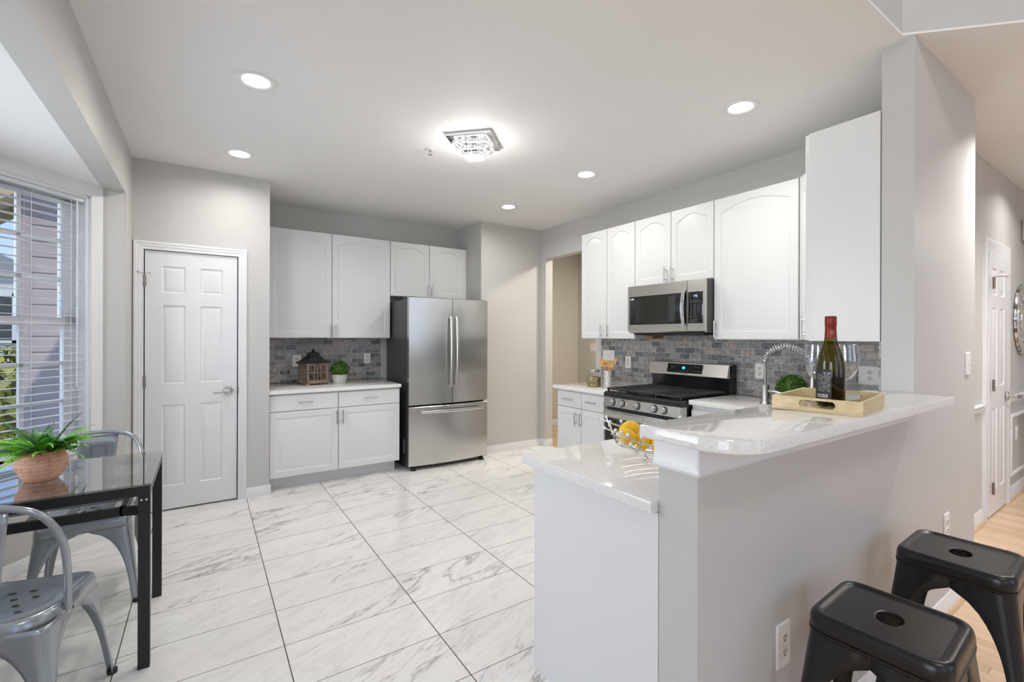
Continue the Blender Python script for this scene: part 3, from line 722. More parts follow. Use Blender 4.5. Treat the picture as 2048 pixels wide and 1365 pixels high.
hs = thing('distant_house', 'pale distant house with grey roof seen through left edge of window', 'house', (-9.8, 24, -.8))
bm = nb(); box(bm, -14.5, -5.2, 24, 30, -.8, 3.6); obj('house_wall', bm, M_pale, hs, smooth=False)
bm = nb(); prism(bm, [(-15.0, 3.6), (-4.8, 3.6), (-9.9, 6.2)], 0, 6.6, M=Matrix.Translation((0, 30.3, 0)) @ Matrix.Rotation(PI/2, 4, 'X')); obj('roof', bm, M_roof, hs, smooth=False)
for x in (-6.3, -8.6, -11.5):
    bm = nb(); box(bm, x-.5, x+.5, 23.95, 24.02, 1.2, 2.8); wv = obj('window', bm, M_window_dark, hs, smooth=False)
    bm = nb(); box(bm, x-.6, x-.5, 23.9, 24.0, 1.1, 2.9); box(bm, x+.5, x+.6, 23.9, 24.0, 1.1, 2.9); box(bm, x-.6, x+.6, 23.9, 24.0, 2.8, 2.9); box(bm, x-.6, x+.6, 23.9, 24.0, 1.1, 1.2); obj('window_trim', bm, M_trim, wv, smooth=False)
def leaf_cloud(bm, c, rad, n, size, rng, flat=1.0):
    for _ in range(n):
        v = Vector((rng.gauss(0, 1), rng.gauss(0, 1), rng.gauss(0, 1))).normalized()
        rr = rng.uniform(0.45, 1.0)**0.5
        p = Vector(c) + Vector((v.x*rad[0], v.y*rad[1], v.z*rad[2]))*rr
        s_ = size*rng.uniform(.6, 1.3)
        u = Vector((rng.gauss(0, 1), rng.gauss(0, 1), rng.gauss(0, 1))).normalized(); w = u.cross(v+Vector((.01, .02, 0)))
        if w.length < .01: continue
        w.normalize()
        vs_ = [bm.verts.new(p+u*s_), bm.verts.new(p+w*s_*.55), bm.verts.new(p-u*s_), bm.verts.new(p-w*s_*.55)]
        bm.faces.new(vs_)
rng = random.Random(4)
for (x, y, h, r_, lab) in ((-2.75, 10.2, .95, 1.0, 'yellow green garden tree closest to the mauve siding outside'), (-4.9, 13.2, 1.3, 1.2, 'larger yellow green tree at the far left outside the window')):
    t_ = thing('garden_tree', lab, 'tree', (x, y, -.8), 'garden trees outside the bay')
    bm = nb(); tube(bm, [(x, y, -.8), (x+.05, y, .2), (x, y+.05, h-.5)], [.12, .09, .05], 10); obj('trunk', bm, M_bark, t_)
    bm = nb(); leaf_cloud(bm, (x, y, h-.62), (r_, r_, .95), 1500, .11, rng); obj('crown', bm, M_tree, t_, smooth=False)

# ================================================================ CABINETS
def door_front(bm, P, W, Hh, t=0.019, arch=True, m=0.055, na=14):
    def outline(e, rise):
        pts = [(e, e), (W-e, e)]
        top = Hh - e
        x0, x1 = e, W-e
        for i in range(na+1):
            u = i/na; x = x1 + (x0-x1)*u
            s_ = math.sin(PI*u)
            pts.append((x, top - rise*(1-s_) if rise else top))
        return pts
    lv = [(0, 0, 0), (0, t-.003, 0), (.003, t, 0)]
    loops = [[P(u, w, h) for u, w in outline(e, 0)] for e, h, _ in lv]
    if m:
        rise = min(.055, W*.14) if arch else 0
        for e, h in ((m, t), (m+.005, t-.006), (m+.012, t-.0065), (m+.034, t-.001), (m+.038, t-.0005)):
            loops.append([P(u, w, h) for u, w in outline(e, rise)])
    else:
        loops.append([P(u, w, h) for u, w in outline(.012, 0)]) if False else None
    loops = [l_ for l_ in loops if l_]
    loft(bm, loops, True, True, True)
def pull(parent, P, u, w, horiz=False, L=0.13, h0=0.019):
    bm = nb(); a = L/2; d = .030
    if horiz:
        cyl(bm, P(u-a, w, h0+d), P(u+a, w, h0+d), .0058, 12)
        for s_ in (-a*.62, a*.62): cyl(bm, P(u+s_, w, h0), P(u+s_, w, h0+d), .0045, 10)
    else:
        cyl(bm, P(u, w-a, h0+d), P(u, w+a, h0+d), .0058, 12)
        for s_ in (-a*.62, a*.62): cyl(bm, P(u, w+s_, h0), P(u, w+s_, h0+d), .0045, 10)
    return obj('handle', bm, M_nickel, parent)
def cabinet(label, o, U, n, W, z0, z1, depth, doors, drawers=(), filler=None, toe=False, group=None, mat=M_cab):
    """o = left end of the face line (x,y); U along face, n outward. doors: (u0,u1,w0,w1,handle_u,handle_w,arch)"""
    O = Vector((o[0], o[1])); Uv = Vector(U); nv = Vector(n)
    loc = O + Uv*W/2 - nv*depth/2
    r = thing('cabinet', label, 'cabinet', (loc.x, loc.y, 0 if toe else z0), group)
    P = face_pt((o[0], o[1], 0), (*U, 0), (*n, 0))
    bm = nb()
    fz0 = z0
    c0, c1, c2, c3 = P(0, 0, 0), P(W, 0, 0), P(W, 0, -depth), P(0, 0, -depth)
    prism(bm, [c0[:2], c1[:2], c2[:2], c3[:2]], fz0, z1)
    if filler: prism(bm, [P(filler[0], 0, 0)[:2], P(filler[1], 0, 0)[:2], P(filler[1], 0, -.02)[:2], P(filler[0], 0, -.02)[:2]], fz0, z1)
    obj('body', bm, mat, r, smooth=False)
    if toe:
        bm = nb(); prism(bm, [P(0.004, 0, -.085)[:2], P(W-.02, 0, -.085)[:2], P(W-.02, 0, -depth)[:2], P(0.004, 0, -depth)[:2]], 0, z0-.0005)
        obj('toe_kick', bm, mat, r, smooth=False)
    for (u0, u1, w0, w1, hu, hw, arch) in doors:
        bm = nb(); Pd = lambda u, w, h, u0=u0, w0=w0: P(u0+u, w0+w, h+.0008)
        door_front(bm, Pd, u1-u0, w1-w0, arch=arch); d_ = obj('door', bm, mat, r, smooth=True, angle=24)
        if hu is not None: pull(d_, Pd, hu-u0, hw-w0)
    for (u0, u1, w0, w1) in drawers:
        bm = nb(); Pd = lambda u, w, h, u0=u0, w0=w0: P(u0+u, w0+w, h+.0008)
        door_front(bm, Pd, u1-u0, w1-w0, arch=False, m=0); d_ = obj('drawer', bm, mat, r, smooth=True, angle=24)
        pull(d_, Pd, (u1-u0)/2, (w1-w0)/2+.003, True)
    return r
# back wall uppers (face Y=5.045, doors reach 5.026)
FY = 5.046
ZT = 2.447
cabinet('tall white double door wall cabinet over the lantern counter', (0.472, FY), (1, 0), (0, -1), 1.248, 1.36, ZT, YB-FY-.002,
        [(.040, .626, 1.364, ZT-.003, .607, 1.438, True), (.632, 1.246, 1.364, ZT-.003, .659, 1.438, True)])
cabinet('short white double door wall cabinet above the refrigerator', (1.722, FY), (1, 0), (0, -1), .964, 1.832, ZT, YB-FY-.002,
        [(.002, .463, 1.836, ZT-.003, .448, 1.914, True), (.469, .925, 1.836, ZT-.003, .498, 1.914, True)])
BY = 4.566
cabinet('white base cabinet with two drawers and two doors left of refrigerator', (0.472, BY), (1, 0), (0, -1), 1.188, .115, .862, YB-BY-.002,
        [(.004, .582, .118, .700, .567, .617, False), (.588, 1.184, .118, .700, .622, .617, False)], [(.004, .582, .706, .848), (.588, 1.184, .706, .848)], toe=True)
# right wall (face X=3.306; U runs toward -Y so left end is the larger Y)
FX = 3.306
cabinet('tall narrow white double door wall cabinet at the doorway end', (FX, 3.618), (0, -1), (-1, 0), .720, 1.362, ZT, XR-FX-.002,
        [(.002, .360, 1.366, ZT-.003, .298, 1.442, True), (.365, .718, 1.366, ZT-.003, .370, 1.442, True)][:0] +
        [(.002, .360, 1.366, ZT-.003, .300, 1.442, True), (.366, .718, 1.366, ZT-.003, .385, 1.442, True)])
cabinet('short white double door wall cabinet above the microwave', (FX, 2.897), (0, -1), (-1, 0), .786, 1.838, ZT, XR-FX-.002,
        [(.002, .388, 1.842, ZT-.003, .345, 1.915, True), (.394, .784, 1.842, ZT-.003, .412, 1.915, True)])
cabinet('wide white single door wall cabinet right of the microwave', (FX, 2.108), (0, -1), (-1, 0), .622, 1.362, ZT, XR-FX-.002,
        [(.002, .612, 1.366, ZT-.003, .022, 1.444, True)])
# diagonal corner wall cabinet
cr = thing('cabinet', 'white diagonal corner wall cabinet beside the tall end panel', 'cabinet', (3.3, 1.1, 1.362))
bm = nb(); prism(bm, [(FX+.003, 1.482), (XR-.003, 1.482), (XR-.003, Y1+.003), (2.972, Y1+.003), (2.972, 1.150)], 1.362, ZT); obj('body', bm, M_cab, cr, smooth=False)
pA = Vector((FX+.001, 1.480)); pB = Vector((2.974, 1.149)); dU = (pB-pA); dL = dU.length; dU.normalize(); dN = Vector((dU.y, -dU.x)); 
if dN.x > 0: dN = -dN
bm = nb(); Pd = face_pt((pA.x+dN.x*.001, pA.y+dN.y*.001, 1.366), (dU.x, dU.y, 0), (dN.x, dN.y, 0))
Pq = lambda u, w, h: Pd(u+.012, w, h); door_front(bm, Pq, dL-.024, ZT-1.369); obj('door', bm, M_cab, cr, angle=24)
# sink wall upper with its end panel facing the camera side
cabinet('white end wall cabinet with blank side panel against the column', (2.634, 1.148), (1, 0), (0, 1), .335, 1.362, ZT, .306,
        [(.006, .330, 1.366, ZT-.003, .030, 1.437, True)])
# bases on the right wall
cabinet('white base cabinet with two drawers left of the range', (2.968, 3.597), (0, -1), (-1, 0), .650, .115, .862, XR-2.968-.002,
        [(.003, .350, .118, .695, .290, .600, False), (.356, .648, .118, .695, .347+.012, .600, False)], [(.003, .350, .701, .848), (.356, .648, .701, .848)], toe=True)
cabinet('white base cabinet between the range and the corner sink', (2.968, 2.070), (0, -1), (-1, 0), .62, .115, .888, XR-2.968-.002,
        [(.003, .307, .118, .695, .29, .60, False), (.313, .617, .118, .695, .33, .60, False)], [(.003, .307, .701, .853), (.313, .617, .701, .853)], toe=True)
cabinet('white peninsula base cabinet with plain end panel below raised bar', (2.95, 1.418), (-1, 0), (0, 1), 1.898, .115, .889, 1.418-Y1-.003,
        [(.05+i*.46, .50+i*.46, .118, .860, .09+i*.46, .78, False) for i in range(4)], toe=True)

# ================================================================ COUNTERTOPS
def slab(bm, pts, z0, z1, bev=.004):
    n = len(pts); e = bev
    # inset polygon for a soft arris
    def inset(d):
        out = []
        for i in range(n):
            p0, p, p1 = Vector(pts[i-1]), Vector(pts[i]), Vector(pts[(i+1) % n])
            a = (p-p0).normalized(); b = (p1-p).normalized(); na_ = Vector((-a.y, a.x)); nb_ = Vector((-b.y, b.x))
            m_ = (na_+nb_); l_ = m_.length
            if l_ < 1e-6: m_ = na_; out.append(p+na_*d); continue
            m_.normalize(); out.append(p+m_*(d/max(.3, m_.dot(na_))))
        return out
    loops = []
    for d, z in ((e, z0), (0, z0+e), (0, z1-e), (e*.3, z1-e*.3), (e, z1)):
        loops.append([(q.x, q.y, z) for q in inset(d)])
    loft(bm, loops, True, True, True)
def counter(label, pts, z0, z1, loc, name='countertop'):
    bm = nb(); slab(bm, pts, z0, z1); o = obj(name, bm, M_quartz, origin=loc, smooth=True, angle=28); return tag(o, label, 'countertop')
counter('white quartz countertop under the wooden lantern', [(XP+.001, 4.520), (1.664, 4.520), (1.664, YB-.001), (XP+.001, YB-.001)], .8625, .897, (1.1, 4.9, .8625))
counter('small white quartz countertop holding utensil crock left of range', [(2.925, 2.852), (XR-.001, 2.852), (XR-.001, 3.642), (2.925, 3.642)], .8625, .897, (3.25, 3.25, .8625))
counter('long L-shaped white quartz countertop around the sink and lower peninsula', [(1.022, .842), (XR-.001, .842), (XR-.001, 2.072), (2.925, 2.072), (2.925, 1.66), (2.70, 1.462), (1.022, 1.462)], .8895, .925, (2.2, 1.3, .8895))
def barpts():
    x0, x1, y0, y1 = 1.030, 2.640, .583, .897
    r1, r2 = .12, .015
    p = [(x1-.004, y0+.0)]
    p = [(x1-.001, y0), (x1-.001, y1), ]
    for i in range(7):
        a = PI/2+PI/2*i/6; p.append((x0+r2+r2*math.cos(a), y1-r2+r2*math.sin(a)))
    for i in range(13):
        a = PI+PI/2*i/12; p.append((x0+r1+r1*math.cos(a), y0+r1+r1*math.sin(a)))
    return p
counter('raised white quartz bar top with rounded corner under the gold tray', barpts(), 1.0945, 1.130, (1.8, .7, 1.0945), 'bar_countertop')

# undermount sink bowl edge behind the bar
sk = thing('kitchen_sink', 'stainless steel sink rim behind the raised bar', 'sink', (2.35, 1.2, .925))
bm = nb()
o_ = rrect(2.0, 2.7, 1.02, 1.40, .05); i_ = rrect(2.03, 2.67, 1.05, 1.37, .04)
loft(bm, [[(x, y, .9255) for x, y in o_], [(x, y, .930) for x, y in o_], [(x, y, .930) for x, y in i_], [(x, y, .9262) for x, y in i_]], True, False, False); obj('rim', bm, M_steel_x, sk)
bm = nb(); loft(bm, [[(x, y, .9290) for x, y in i_], [(x, y, .9265) for x, y in rrect(2.05, 2.65, 1.07, 1.35, .04)]], True, False, True); obj('bowl', bm, M_steel_x, sk)

# ================================================================ BACKSPLASHES
def splash(label, b, mat, loc):
    bm = nb(); box(bm, *b, .001); return tag(obj('backsplash', bm, mat, origin=None, smooth=False), label, 'backsplash')
splash('grey and taupe stone tile backsplash behind the wooden lantern', (XP+.001, 1.700, YB-.010, YB-.0005, .898, 1.3595), M_splash_x, None)
splash('grey and taupe stone tile backsplash behind the range and faucet', (XR-.010, XR-.0005, Y1+.012, 3.612, .926, 1.3615), M_splash_y, None)
splash('narrow stone tile return on the sink side of the column', (XC+.002, XR-.012, Y1+.0005, Y1+.010, .926, 1.3615), M_splash_x, None)
bm = nb(); box(bm, XR-.010, XR-.0005, 2.11, 2.895, 1.362, 1.44, .001); tag(obj('backsplash', bm, M_splash_y, smooth=False), 'short strip of stone tile just beneath the microwave', 'backsplash')
bm = nb(); box(bm, 3.42, XR-.012, 2.80, 2.893, 1.366, 1.394); tag(obj('wood_block', bm, M_ply, origin=(3.5, 2.85, 1.366)), 'raw wood filler block under left end of microwave', 'wood block')
bm = nb(); box(bm, 1.700, 1.722, YB-.012, YB-.0005, .898, 1.3595, .002); box(bm, 1.7205, 1.80, YB-.006, YB-.0005, .898, 1.3595); struct('trim_4', bm, M_wall)

# ================================================================ OUTLETS AND SWITCHES
def outlet(label, c, U, n, kind='outlet', w=.074, h=.118, gangs=1, group=None):
    r = thing('wall_outlet' if kind == 'outlet' else 'light_switch', label, 'outlet' if kind == 'outlet' else 'light switch', c, group)
    P = face_pt(c, (*U, 0), (*n, 0)); bm = nb()
    W_ = w
    out = rrect(-W_/2, W_/2, -h/2, h/2, .006, 3); inn = rrect(-W_/2+.004, W_/2-.004, -h/2+.004, h/2-.004, .004, 3)
    loft(bm, [[P(a, b, .0008) for a, b in out], [P(a, b, .003) for a, b in out], [P(a, b, .0065) for a, b in inn]], True, True, True)
    pl = obj('cover_plate', bm, M_plastic, r, smooth=True, angle=30)
    if kind == 'outlet':
        for s_ in (-1, 1):
            bm = nb(); cz = s_*h*.165
            pts = [(.0165*math.cos(a)*(1 if abs(math.cos(a)) < .9 else 1), cz+.0145*math.sin(a)) for a in [2*PI*i/20 for i in range(20)]]
            loft(bm, [[P(a, b, .0064) for a, b in pts], [P(a, b, .0085) for a, b in pts]], True, False, True); f_ = obj('receptacle', bm, M_ivory, r)
            bm = nb()
            for du in (-.006, .006):
                a, b = P(du-.0013, cz+.001, .0084), P(du+.0013, cz+.009, .0092); box(bm, a[0], b[0], a[1], b[1], a[2], b[2])
            a, b = P(-.003, cz-.010, .0084), P(.003, cz-.005, .0092); box(bm, a[0], b[0], a[1], b[1], a[2], b[2]); obj('slots', bm, M_slot, f_, smooth=False)
    else:
        for g in range(gangs):
            u = (g-(gangs-1)/2)*.046
            bm = nb(); a, b = P(u-.005, -.011, .0064), P(u+.005, .011, .0085); box(bm, a[0], b[0], a[1], b[1], a[2], b[2])
            cyl(bm, P(u, .0, .008), P(u, .006, .020), .0035, 8); obj('toggle', bm, M_plastic, r)
    return r
outlet('white outlet on stone tile left of the wooden lantern', (.806, YB-.010, 1.118), (1, 0), (0, -1), h=.124, w=.085)
outlet('white outlet on stone tile right of the boxwood pot', (1.541, YB-.010, 1.130), (1, 0), (0, -1))
outlet('white outlet between the utensil crock and the range', (XR-.010, 3.225, 1.125), (0, -1), (-1, 0))
outlet('triple white light switch plate above the wooden spoons', (XR-.010, 3.495, 1.182), (0, -1), (-1, 0), 'switch', .165, .12, 3)
outlet('white outlet on stone tile left of the faucet', (XR-.010, 1.896, 1.120), (0, -1), (-1, 0))
outlet('large white outlet on stone tile beside the wine glasses', (XR-.010, 1.190, 1.136), (0, -1), (-1, 0), w=.125, h=.124)
outlet('white outlet low on the bar wall behind the nearer black stool', (1.482, Y0, .436), (1, 0), (0, -1), w=.080, h=.137)
outlet('white outlet low on the bar wall beyond the farther black stool', (3.109, Y0, .433), (1, 0), (0, -1), w=.080, h=.130)
outlet('white light switch on the wall past the end of the bar', (3.478, Y0, 1.239), (1, 0), (0, -1), 'switch', .085, .128, 1)
outlet('white light switch on the hallway wall seen through the kitchen doorway', (5.01, 5.25, 1.22), (0, -1), (-1, 0), 'switch', .115, .12, 2)
outlet('white outlet on hallway wall low behind the accent table', (6.00, .92, .54), (1, 0), (0, -1))

# ================================================================ REFRIGERATOR
fr = thing('refrigerator', 'stainless steel french door refrigerator with bottom freezer', 'refrigerator', (2.19, 4.85, 0))
fx0, fx1 = 1.728, 2.652
bm = nb(); box(bm, fx0+.012, fx1-.012, 4.545, 5.20, .035, 1.765, .004); obj('body', bm, M_fridge_side, fr, smooth=False)
bm = nb(); box(bm, fx0+.016, fx1-.016, 4.53, 4.545, .05, 1.765); obj('gasket', bm, M_dark, fr, smooth=False)
def fdoor(name, x0, x1, z0, z1, bulge=.034):
    bm = nb(); n_ = 14; fr_ = []; bk = []
    xs_ = [x0+(x1-x0)*i/n_ for i in range(n_+1)]
    def prof(x):
        u = (x-fx0)/(fx1-fx0); return 4.478 - bulge*math.sin(PI*u)*1.0
    e = .006
    loop = lambda ins, z: [(min(max(x, x0+ins), x1-ins), prof(x)+ins, z) for x in xs_] + [(x1-ins, 4.528, z), (x0+ins, 4.528, z)]
    loft(bm, [loop(e, z0), loop(0, z0+e), loop(0, z1-e), loop(e, z1)], True, True, True)
    return obj(name, bm, M_steel_v, fr, angle=30)
seam = 2.200
dl = fdoor('door', fx0, seam-.003, .672, 1.785); dr = fdoor('door', seam+.003, fx1, .672, 1.785)
fz = fdoor('freezer_drawer', fx0, fx1, .045, .655)
def bow_handle(parent, x, z0, z1):
    bm = nb(); pts = []
    for i in range(17):
        u = i/16; z = z0+(z1-z0)*u; pts.append((x + .0*u, 4.440-.030-.022*math.sin(PI*u), z))
    loops = []
    for p in pts: loops.append([(p[0]-.011, p[1]+.006, p[2]), (p[0]+.011, p[1]+.006, p[2]), (p[0]+.013, p[1]-.003, p[2]), (p[0]+.008, p[1]-.008, p[2]), (p[0]-.008, p[1]-.008, p[2]), (p[0]-.013, p[1]-.003, p[2])])
    loft(bm, loops, True, True, True)
    for z in (z0+.012, z1-.012): box(bm, x-.009, x+.009, 4.412, 4.452, z-.012, z+.012, .003)
    return obj('handle', bm, M_steel_h, parent)
bow_handle(dl, seam-.030, .845, 1.592); bow_handle(dr, seam+.038, .845, 1.592)
bm = nb(); loops = []
for i in range(21):
    u = i/20; x = 1.835+(2.575-1.835)*u; y = 4.430-.036*math.sin(PI*u)
    loops.append([(x, y+.006, .588), (x, y+.006, .614), (x, y-.004, .616), (x, y-.008, .608), (x, y-.008, .592), (x, y-.004, .586)])
loft(bm, loops, True, True, True)
for x in (1.848, 2.562): box(bm, x-.013, x+.013, 4.424, 4.465, .590, .612, .003)
obj('handle', bm, M_steel_x, fz)
for x in (fx0+.06, fx1-.06):
    bm = nb(); lathe(bm, [(.030, 0), (.032, .006), (.020, .012), (.014, .05)], (x, 4.50, 0), 16); box(bm, x-.02, x+.02, 4.50, 4.60, .02, .045); obj('foot', bm, M_rubber, fr)
for x0_, x1_ in ((fx0+.02, fx0+.10), (fx1-.10, fx1-.02)):
    bm = nb(); box(bm, x0_, x1_, 4.50, 4.72, 1.766, 1.792, .006); obj('hinge_cover', bm, M_fridge_side, fr)
bm = nb(); box(bm, fx0+.0113, fx0+.0118, 4.62, 4.66, .16, .30); obj('energy_sticker', bm, M_print, fr, smooth=False, label='small white printed sticker')
bm = nb(); box(bm, 2.555, 2.615, 4.4555, 4.457, 1.700, 1.706); obj('maker_badge', bm, M_nickel, dr, smooth=False)

# ================================================================ MICROWAVE
mw = thing('microwave', 'stainless steel over the range microwave with black window', 'microwave', (3.37, 2.46, 1.41))
my0, my1 = 2.112, 2.875; mz0, mz1 = 1.418, 1.832
bm = nb(); box(bm, 3.205, XR-.012, my0, my1, mz0-.004, mz1, .003); obj('body', bm, M_fridge_side, mw, smooth=False)
bm = nb(); box(bm, 3.215, 3.54, my0+.03, my1-.03, mz0-.020, mz0-.005, .003); box(bm, 3.26, 3.44, 2.25, 2.48, mz0-.024, mz0-.019); box(bm, 3.26, 3.44, 2.52, 2.75, mz0-.024, mz0-.019); obj('vent_grille', bm, M_enamel, mw, smooth=False)
seamY = 2.262
PM = face_pt((3.204, my1, mz0), (0, -1, 0), (-1, 0, 0))
def mface(name, u0, u1, holes=None):
    bm = nb(); t = .032
    prof = [(0, .012), (.010, .026), (.028, t), (.39, t), (mz1-mz0-.003, t-.002), (mz1-mz0-.001, t-.008)]
    L0 = [PM(u0, 0, 0)] + [PM(u0, w, h) for w, h in prof] + [PM(u0, mz1-mz0, 0)]
    L1 = [PM(u1, 0, 0)] + [PM(u1, w, h) for w, h in prof] + [PM(u1, mz1-mz0, 0)]
    loft(bm, [L0, L1], True, True, True); return obj(name, bm, M_steel_h, mw, smooth=True, angle=20)
md = mface('door', 0, my1-seamY-.0015); mp = mface('control_panel', my1-seamY+.0015, my1-my0)
bm = nb(); a, b = PM(.020, .070, .032), PM(.606, .318, .0335); box(bm, a[0], b[0], a[1], b[1], a[2], b[2], .0006); wnd = obj('glass', bm, M_blackglass, md)
bm = nb(); a, b = PM(.085, .088, .0335), PM(.50, .300, .0338); box(bm, a[0], b[0], a[1], b[1], a[2], b[2]); obj('viewing_window', bm, M_window_dark, md, smooth=False)
bm = nb(); a, b = PM(.030, .292, .0336), PM(.050, .300, .0340); box(bm, a[0], b[0], a[1], b[1], a[2], b[2]); a, b = PM(.052, .290, .0336), PM(.068, .304, .0340); box(bm, a[0], b[0], a[1], b[1], a[2], b[2]); obj('sticker', bm, M_plastic, md, smooth=False, label='tiny white sticker')
bm = nb(); a, b = PM(.622, .070, .032), PM(.750, .318, .0335); box(bm, a[0], b[0], a[1], b[1], a[2], b[2], .0006); cp = obj('keypad_glass', bm, M_blackglass, mp)
def text_bm(s_, size, P, u, w, h, mirror=False):
    cu = bpy.data.curves.new('txt', 'FONT'); cu.body = s_; cu.size = size; cu.align_x = 'CENTER'; cu.align_y = 'CENTER'; cu.resolution_u = 2
    to = bpy.data.objects.new('txt', cu); COL.objects.link(to)
    me = to.to_mesh(); bm = nb(); vs_ = [bm.verts.new(P(u+v.co.x, w+v.co.y, h)) for v in me.vertices]
    for p in me.polygons:
        try: bm.faces.new([vs_[i] for i in p.vertices])
        except ValueError: pass
    to.to_mesh_clear(); bpy.data.objects.remove(to); bpy.data.curves.remove(cu); return bm
def merge(dst, src):
    me = bpy.data.meshes.new('t'); src.to_mesh(me); src.free(); dst.from_mesh(me); bpy.data.meshes.remove(me)
bm = nb()
for r_ in range(4):
    for c in range(3):
        s_ = '123456789 0 '[r_*3+c]
        if s_ != ' ': merge(bm, text_bm(s_, .011, PM, .655+c*.030, .208-r_*.022, .0338))
for r_, w in enumerate((.248, .234, .118, .098, .084)):
    for c in range(4 if w > .2 else 3): a, b = PM(.645+c*.022, w, .0335), PM(.657+c*.022, w+.003, .0338); box(bm, a[0], b[0], a[1], b[1], a[2], b[2])
obj('keypad_print', bm, M_grey_print, mp, smooth=False)
bm = nb(); a, b = PM(.665, .276, .0335), PM(.705, .294, .0337); box(bm, a[0], b[0], a[1], b[1], a[2], b[2]); dsp = obj('display', bm, M_grey_bar, mp, smooth=False)
bm = text_bm('8:8', .015, PM, .690, .285, .0339); obj('display_digits', bm, M_blue, mp, smooth=False)
bm = nb(); loops = []
for i in range(15):
    u = i/14; w = .030+.325*u; hh = .045+.030*math.sin(PI*u); uu = .590
    loops.append([PM(uu-.012, w, hh-.006), PM(uu+.012, w, hh-.006), PM(uu+.013, w, hh+.004), PM(uu+.007, w, hh+.010), PM(uu-.007, w, hh+.010), PM(uu-.013, w, hh+.004)])
loft(bm, loops, True, True, True)
for w in (.040, .345):
    a, b = PM(.582, w-.008, .030), PM(.598, w+.008, .048); box(bm, a[0], b[0], a[1], b[1], a[2], b[2], .002)
obj('handle', bm, M_chrome, md)

# ================================================================ GAS RANGE
st = thing('gas_range', 'stainless and black gas range with five knobs', 'stove', (3.2, 2.46, 0))
sy0, sy1 = 2.083, 2.842
bm = nb(); box(bm, 2.885, 3.545, sy0+.004, sy1-.004, .06, .865, .002); obj('body', bm, M_enamel, st, smooth=False)
# control panel (stainless, slight slope)
def ext_y(bm, prof, y0, y1): loft(bm, [[(x, y, z) for x, z in prof] for y in (y0, y1)], True, True, True)
bm = nb(); ext_y(bm, [(2.842, .792), (2.832, .797), (2.848, .872), (2.860, .880), (2.92, .880), (2.92, .792)], sy0, sy1); cpn = obj('control_panel', bm, M_steel_h, st, angle=30)
bm = nb(); ext_y(bm, [(2.846, .873), (2.840, .880), (2.842, .905), (2.862, .918), (2.93, .918), (2.97, .908), (3.46, .908), (3.46, .870), (2.92, .868)], sy0-.001, sy1+.001); obj('cooktop', bm, M_enamel, st, angle=30)
for ky in (2.739, 2.634, 2.477, 2.311, 2.222):
    bm = nb(); ax = Vector((-1, 0, .20)).normalized(); M = Matrix.Translation((2.840, ky, .835)) @ Vector((0, 0, 1)).rotation_difference(ax).to_matrix().to_4x4()
    lathe(bm, [(.0, 0), (.030, 0), (.031, .003), (.028, .006)], n=28, M=M); kb = obj('knob', bm, M_dark, cpn)
    bm = nb(); lathe(bm, [(.0, .004), (.025, .004), (.0265, .010), (.025, .024), (.021, .029), (0, .030)], n=28, M=M)
    box(bm, -.021, .021, -.005, .005, .028, .042, .003, M=M @ Matrix.Rotation(PI/2*.96, 4, 'Z')); obj('knob_cap', bm, M_steel_v, kb)
bm = nb(); box(bm, 2.875, 2.886, sy0+.01, sy1-.01, .762, .792); obj('door_gap', bm, M_dark, st, smooth=False)
bm = nb(); box(bm, 2.848, 2.884, sy0, sy1, .215, .765, .004); dv = obj('oven_door', bm, M_steel_h, st)
bm = nb(); box(bm, 2.8455, 2.8485, sy0+.012, sy1-.012, .225, .700, .001); obj('oven_glass', bm, M_blackglass, dv)
bm = nb(); loops = []
for i in range(21):
    u = i/20; y = sy0+.02+(sy1-sy0-.04)*u; x = 2.815-.012*math.sin(PI*u)
    loops.append([(x+.010, y, .725), (x+.010, y, .752), (x-.002, y, .756), (x-.008, y, .748), (x-.008, y, .730), (x-.002, y, .722)])
loft(bm, loops, True, True, True)
for y in (sy0+.035, sy1-.035): box(bm, 2.812, 2.85, y-.014, y+.014, .727, .751, .003)
obj('handle', bm, M_steel_h, dv)
bm = nb(); box(bm, 2.852, 2.884, sy0, sy1, .065, .205, .004); obj('storage_drawer', bm, M_steel_h, st)
# backguard
bm = nb(); ext_y(bm, [(3.462, .900), (3.470, .985), (3.452, 1.045), (3.56, 1.045), (3.56, .900)], sy0, sy1); ext_y(bm, [(3.478, 1.045), (3.47, 1.158), (3.565, 1.158), (3.565, .9), (3.5, .9)], sy0+.001, sy0+.03); box(bm, 3.47, 3.563, sy0, sy1, 1.04, 1.15); obj('backguard', bm, M_enamel, st, angle=30)
bm = nb(); ext_y(bm, [(3.430, 1.050), (3.428, 1.056), (3.456, 1.156), (3.470, 1.162), (3.500, 1.162), (3.478, 1.050)], sy0+.0, sy1+.01); bgf = obj('backguard_face', bm, M_steel_h, st, angle=30)
sl = math.atan2(.028, .10)
PB = lambda u, w, h: (3.429+.28*(w) - h, 2.842-u, 1.056+w)
def quad_box(bm, P, u0, u1, w0, w1, h0, h1):
    v = [bm.verts.new(P(*q)) for q in ((u0, w0, h0), (u1, w0, h0), (u1, w1, h0), (u0, w1, h0), (u0, w0, h1), (u1, w0, h1), (u1, w1, h1), (u0, w1, h1))]
    for f in ((0, 1, 2, 3), (4, 5, 6, 7), (0, 1, 5, 4), (1, 2, 6, 5), (2, 3, 7, 6), (3, 0, 4, 7)): bm.faces.new([v[i] for i in f])
bm = nb(); quad_box(bm, PB, .185, .535, .016, .092, -.002, .002); obj('display_panel', bm, M_blackglass, bgf, smooth=False)
bm = text_bm('88', .030, PB, .352, .058, .0035); obj('display_digits', bm, M_blue, bgf, smooth=False)
bm = nb()
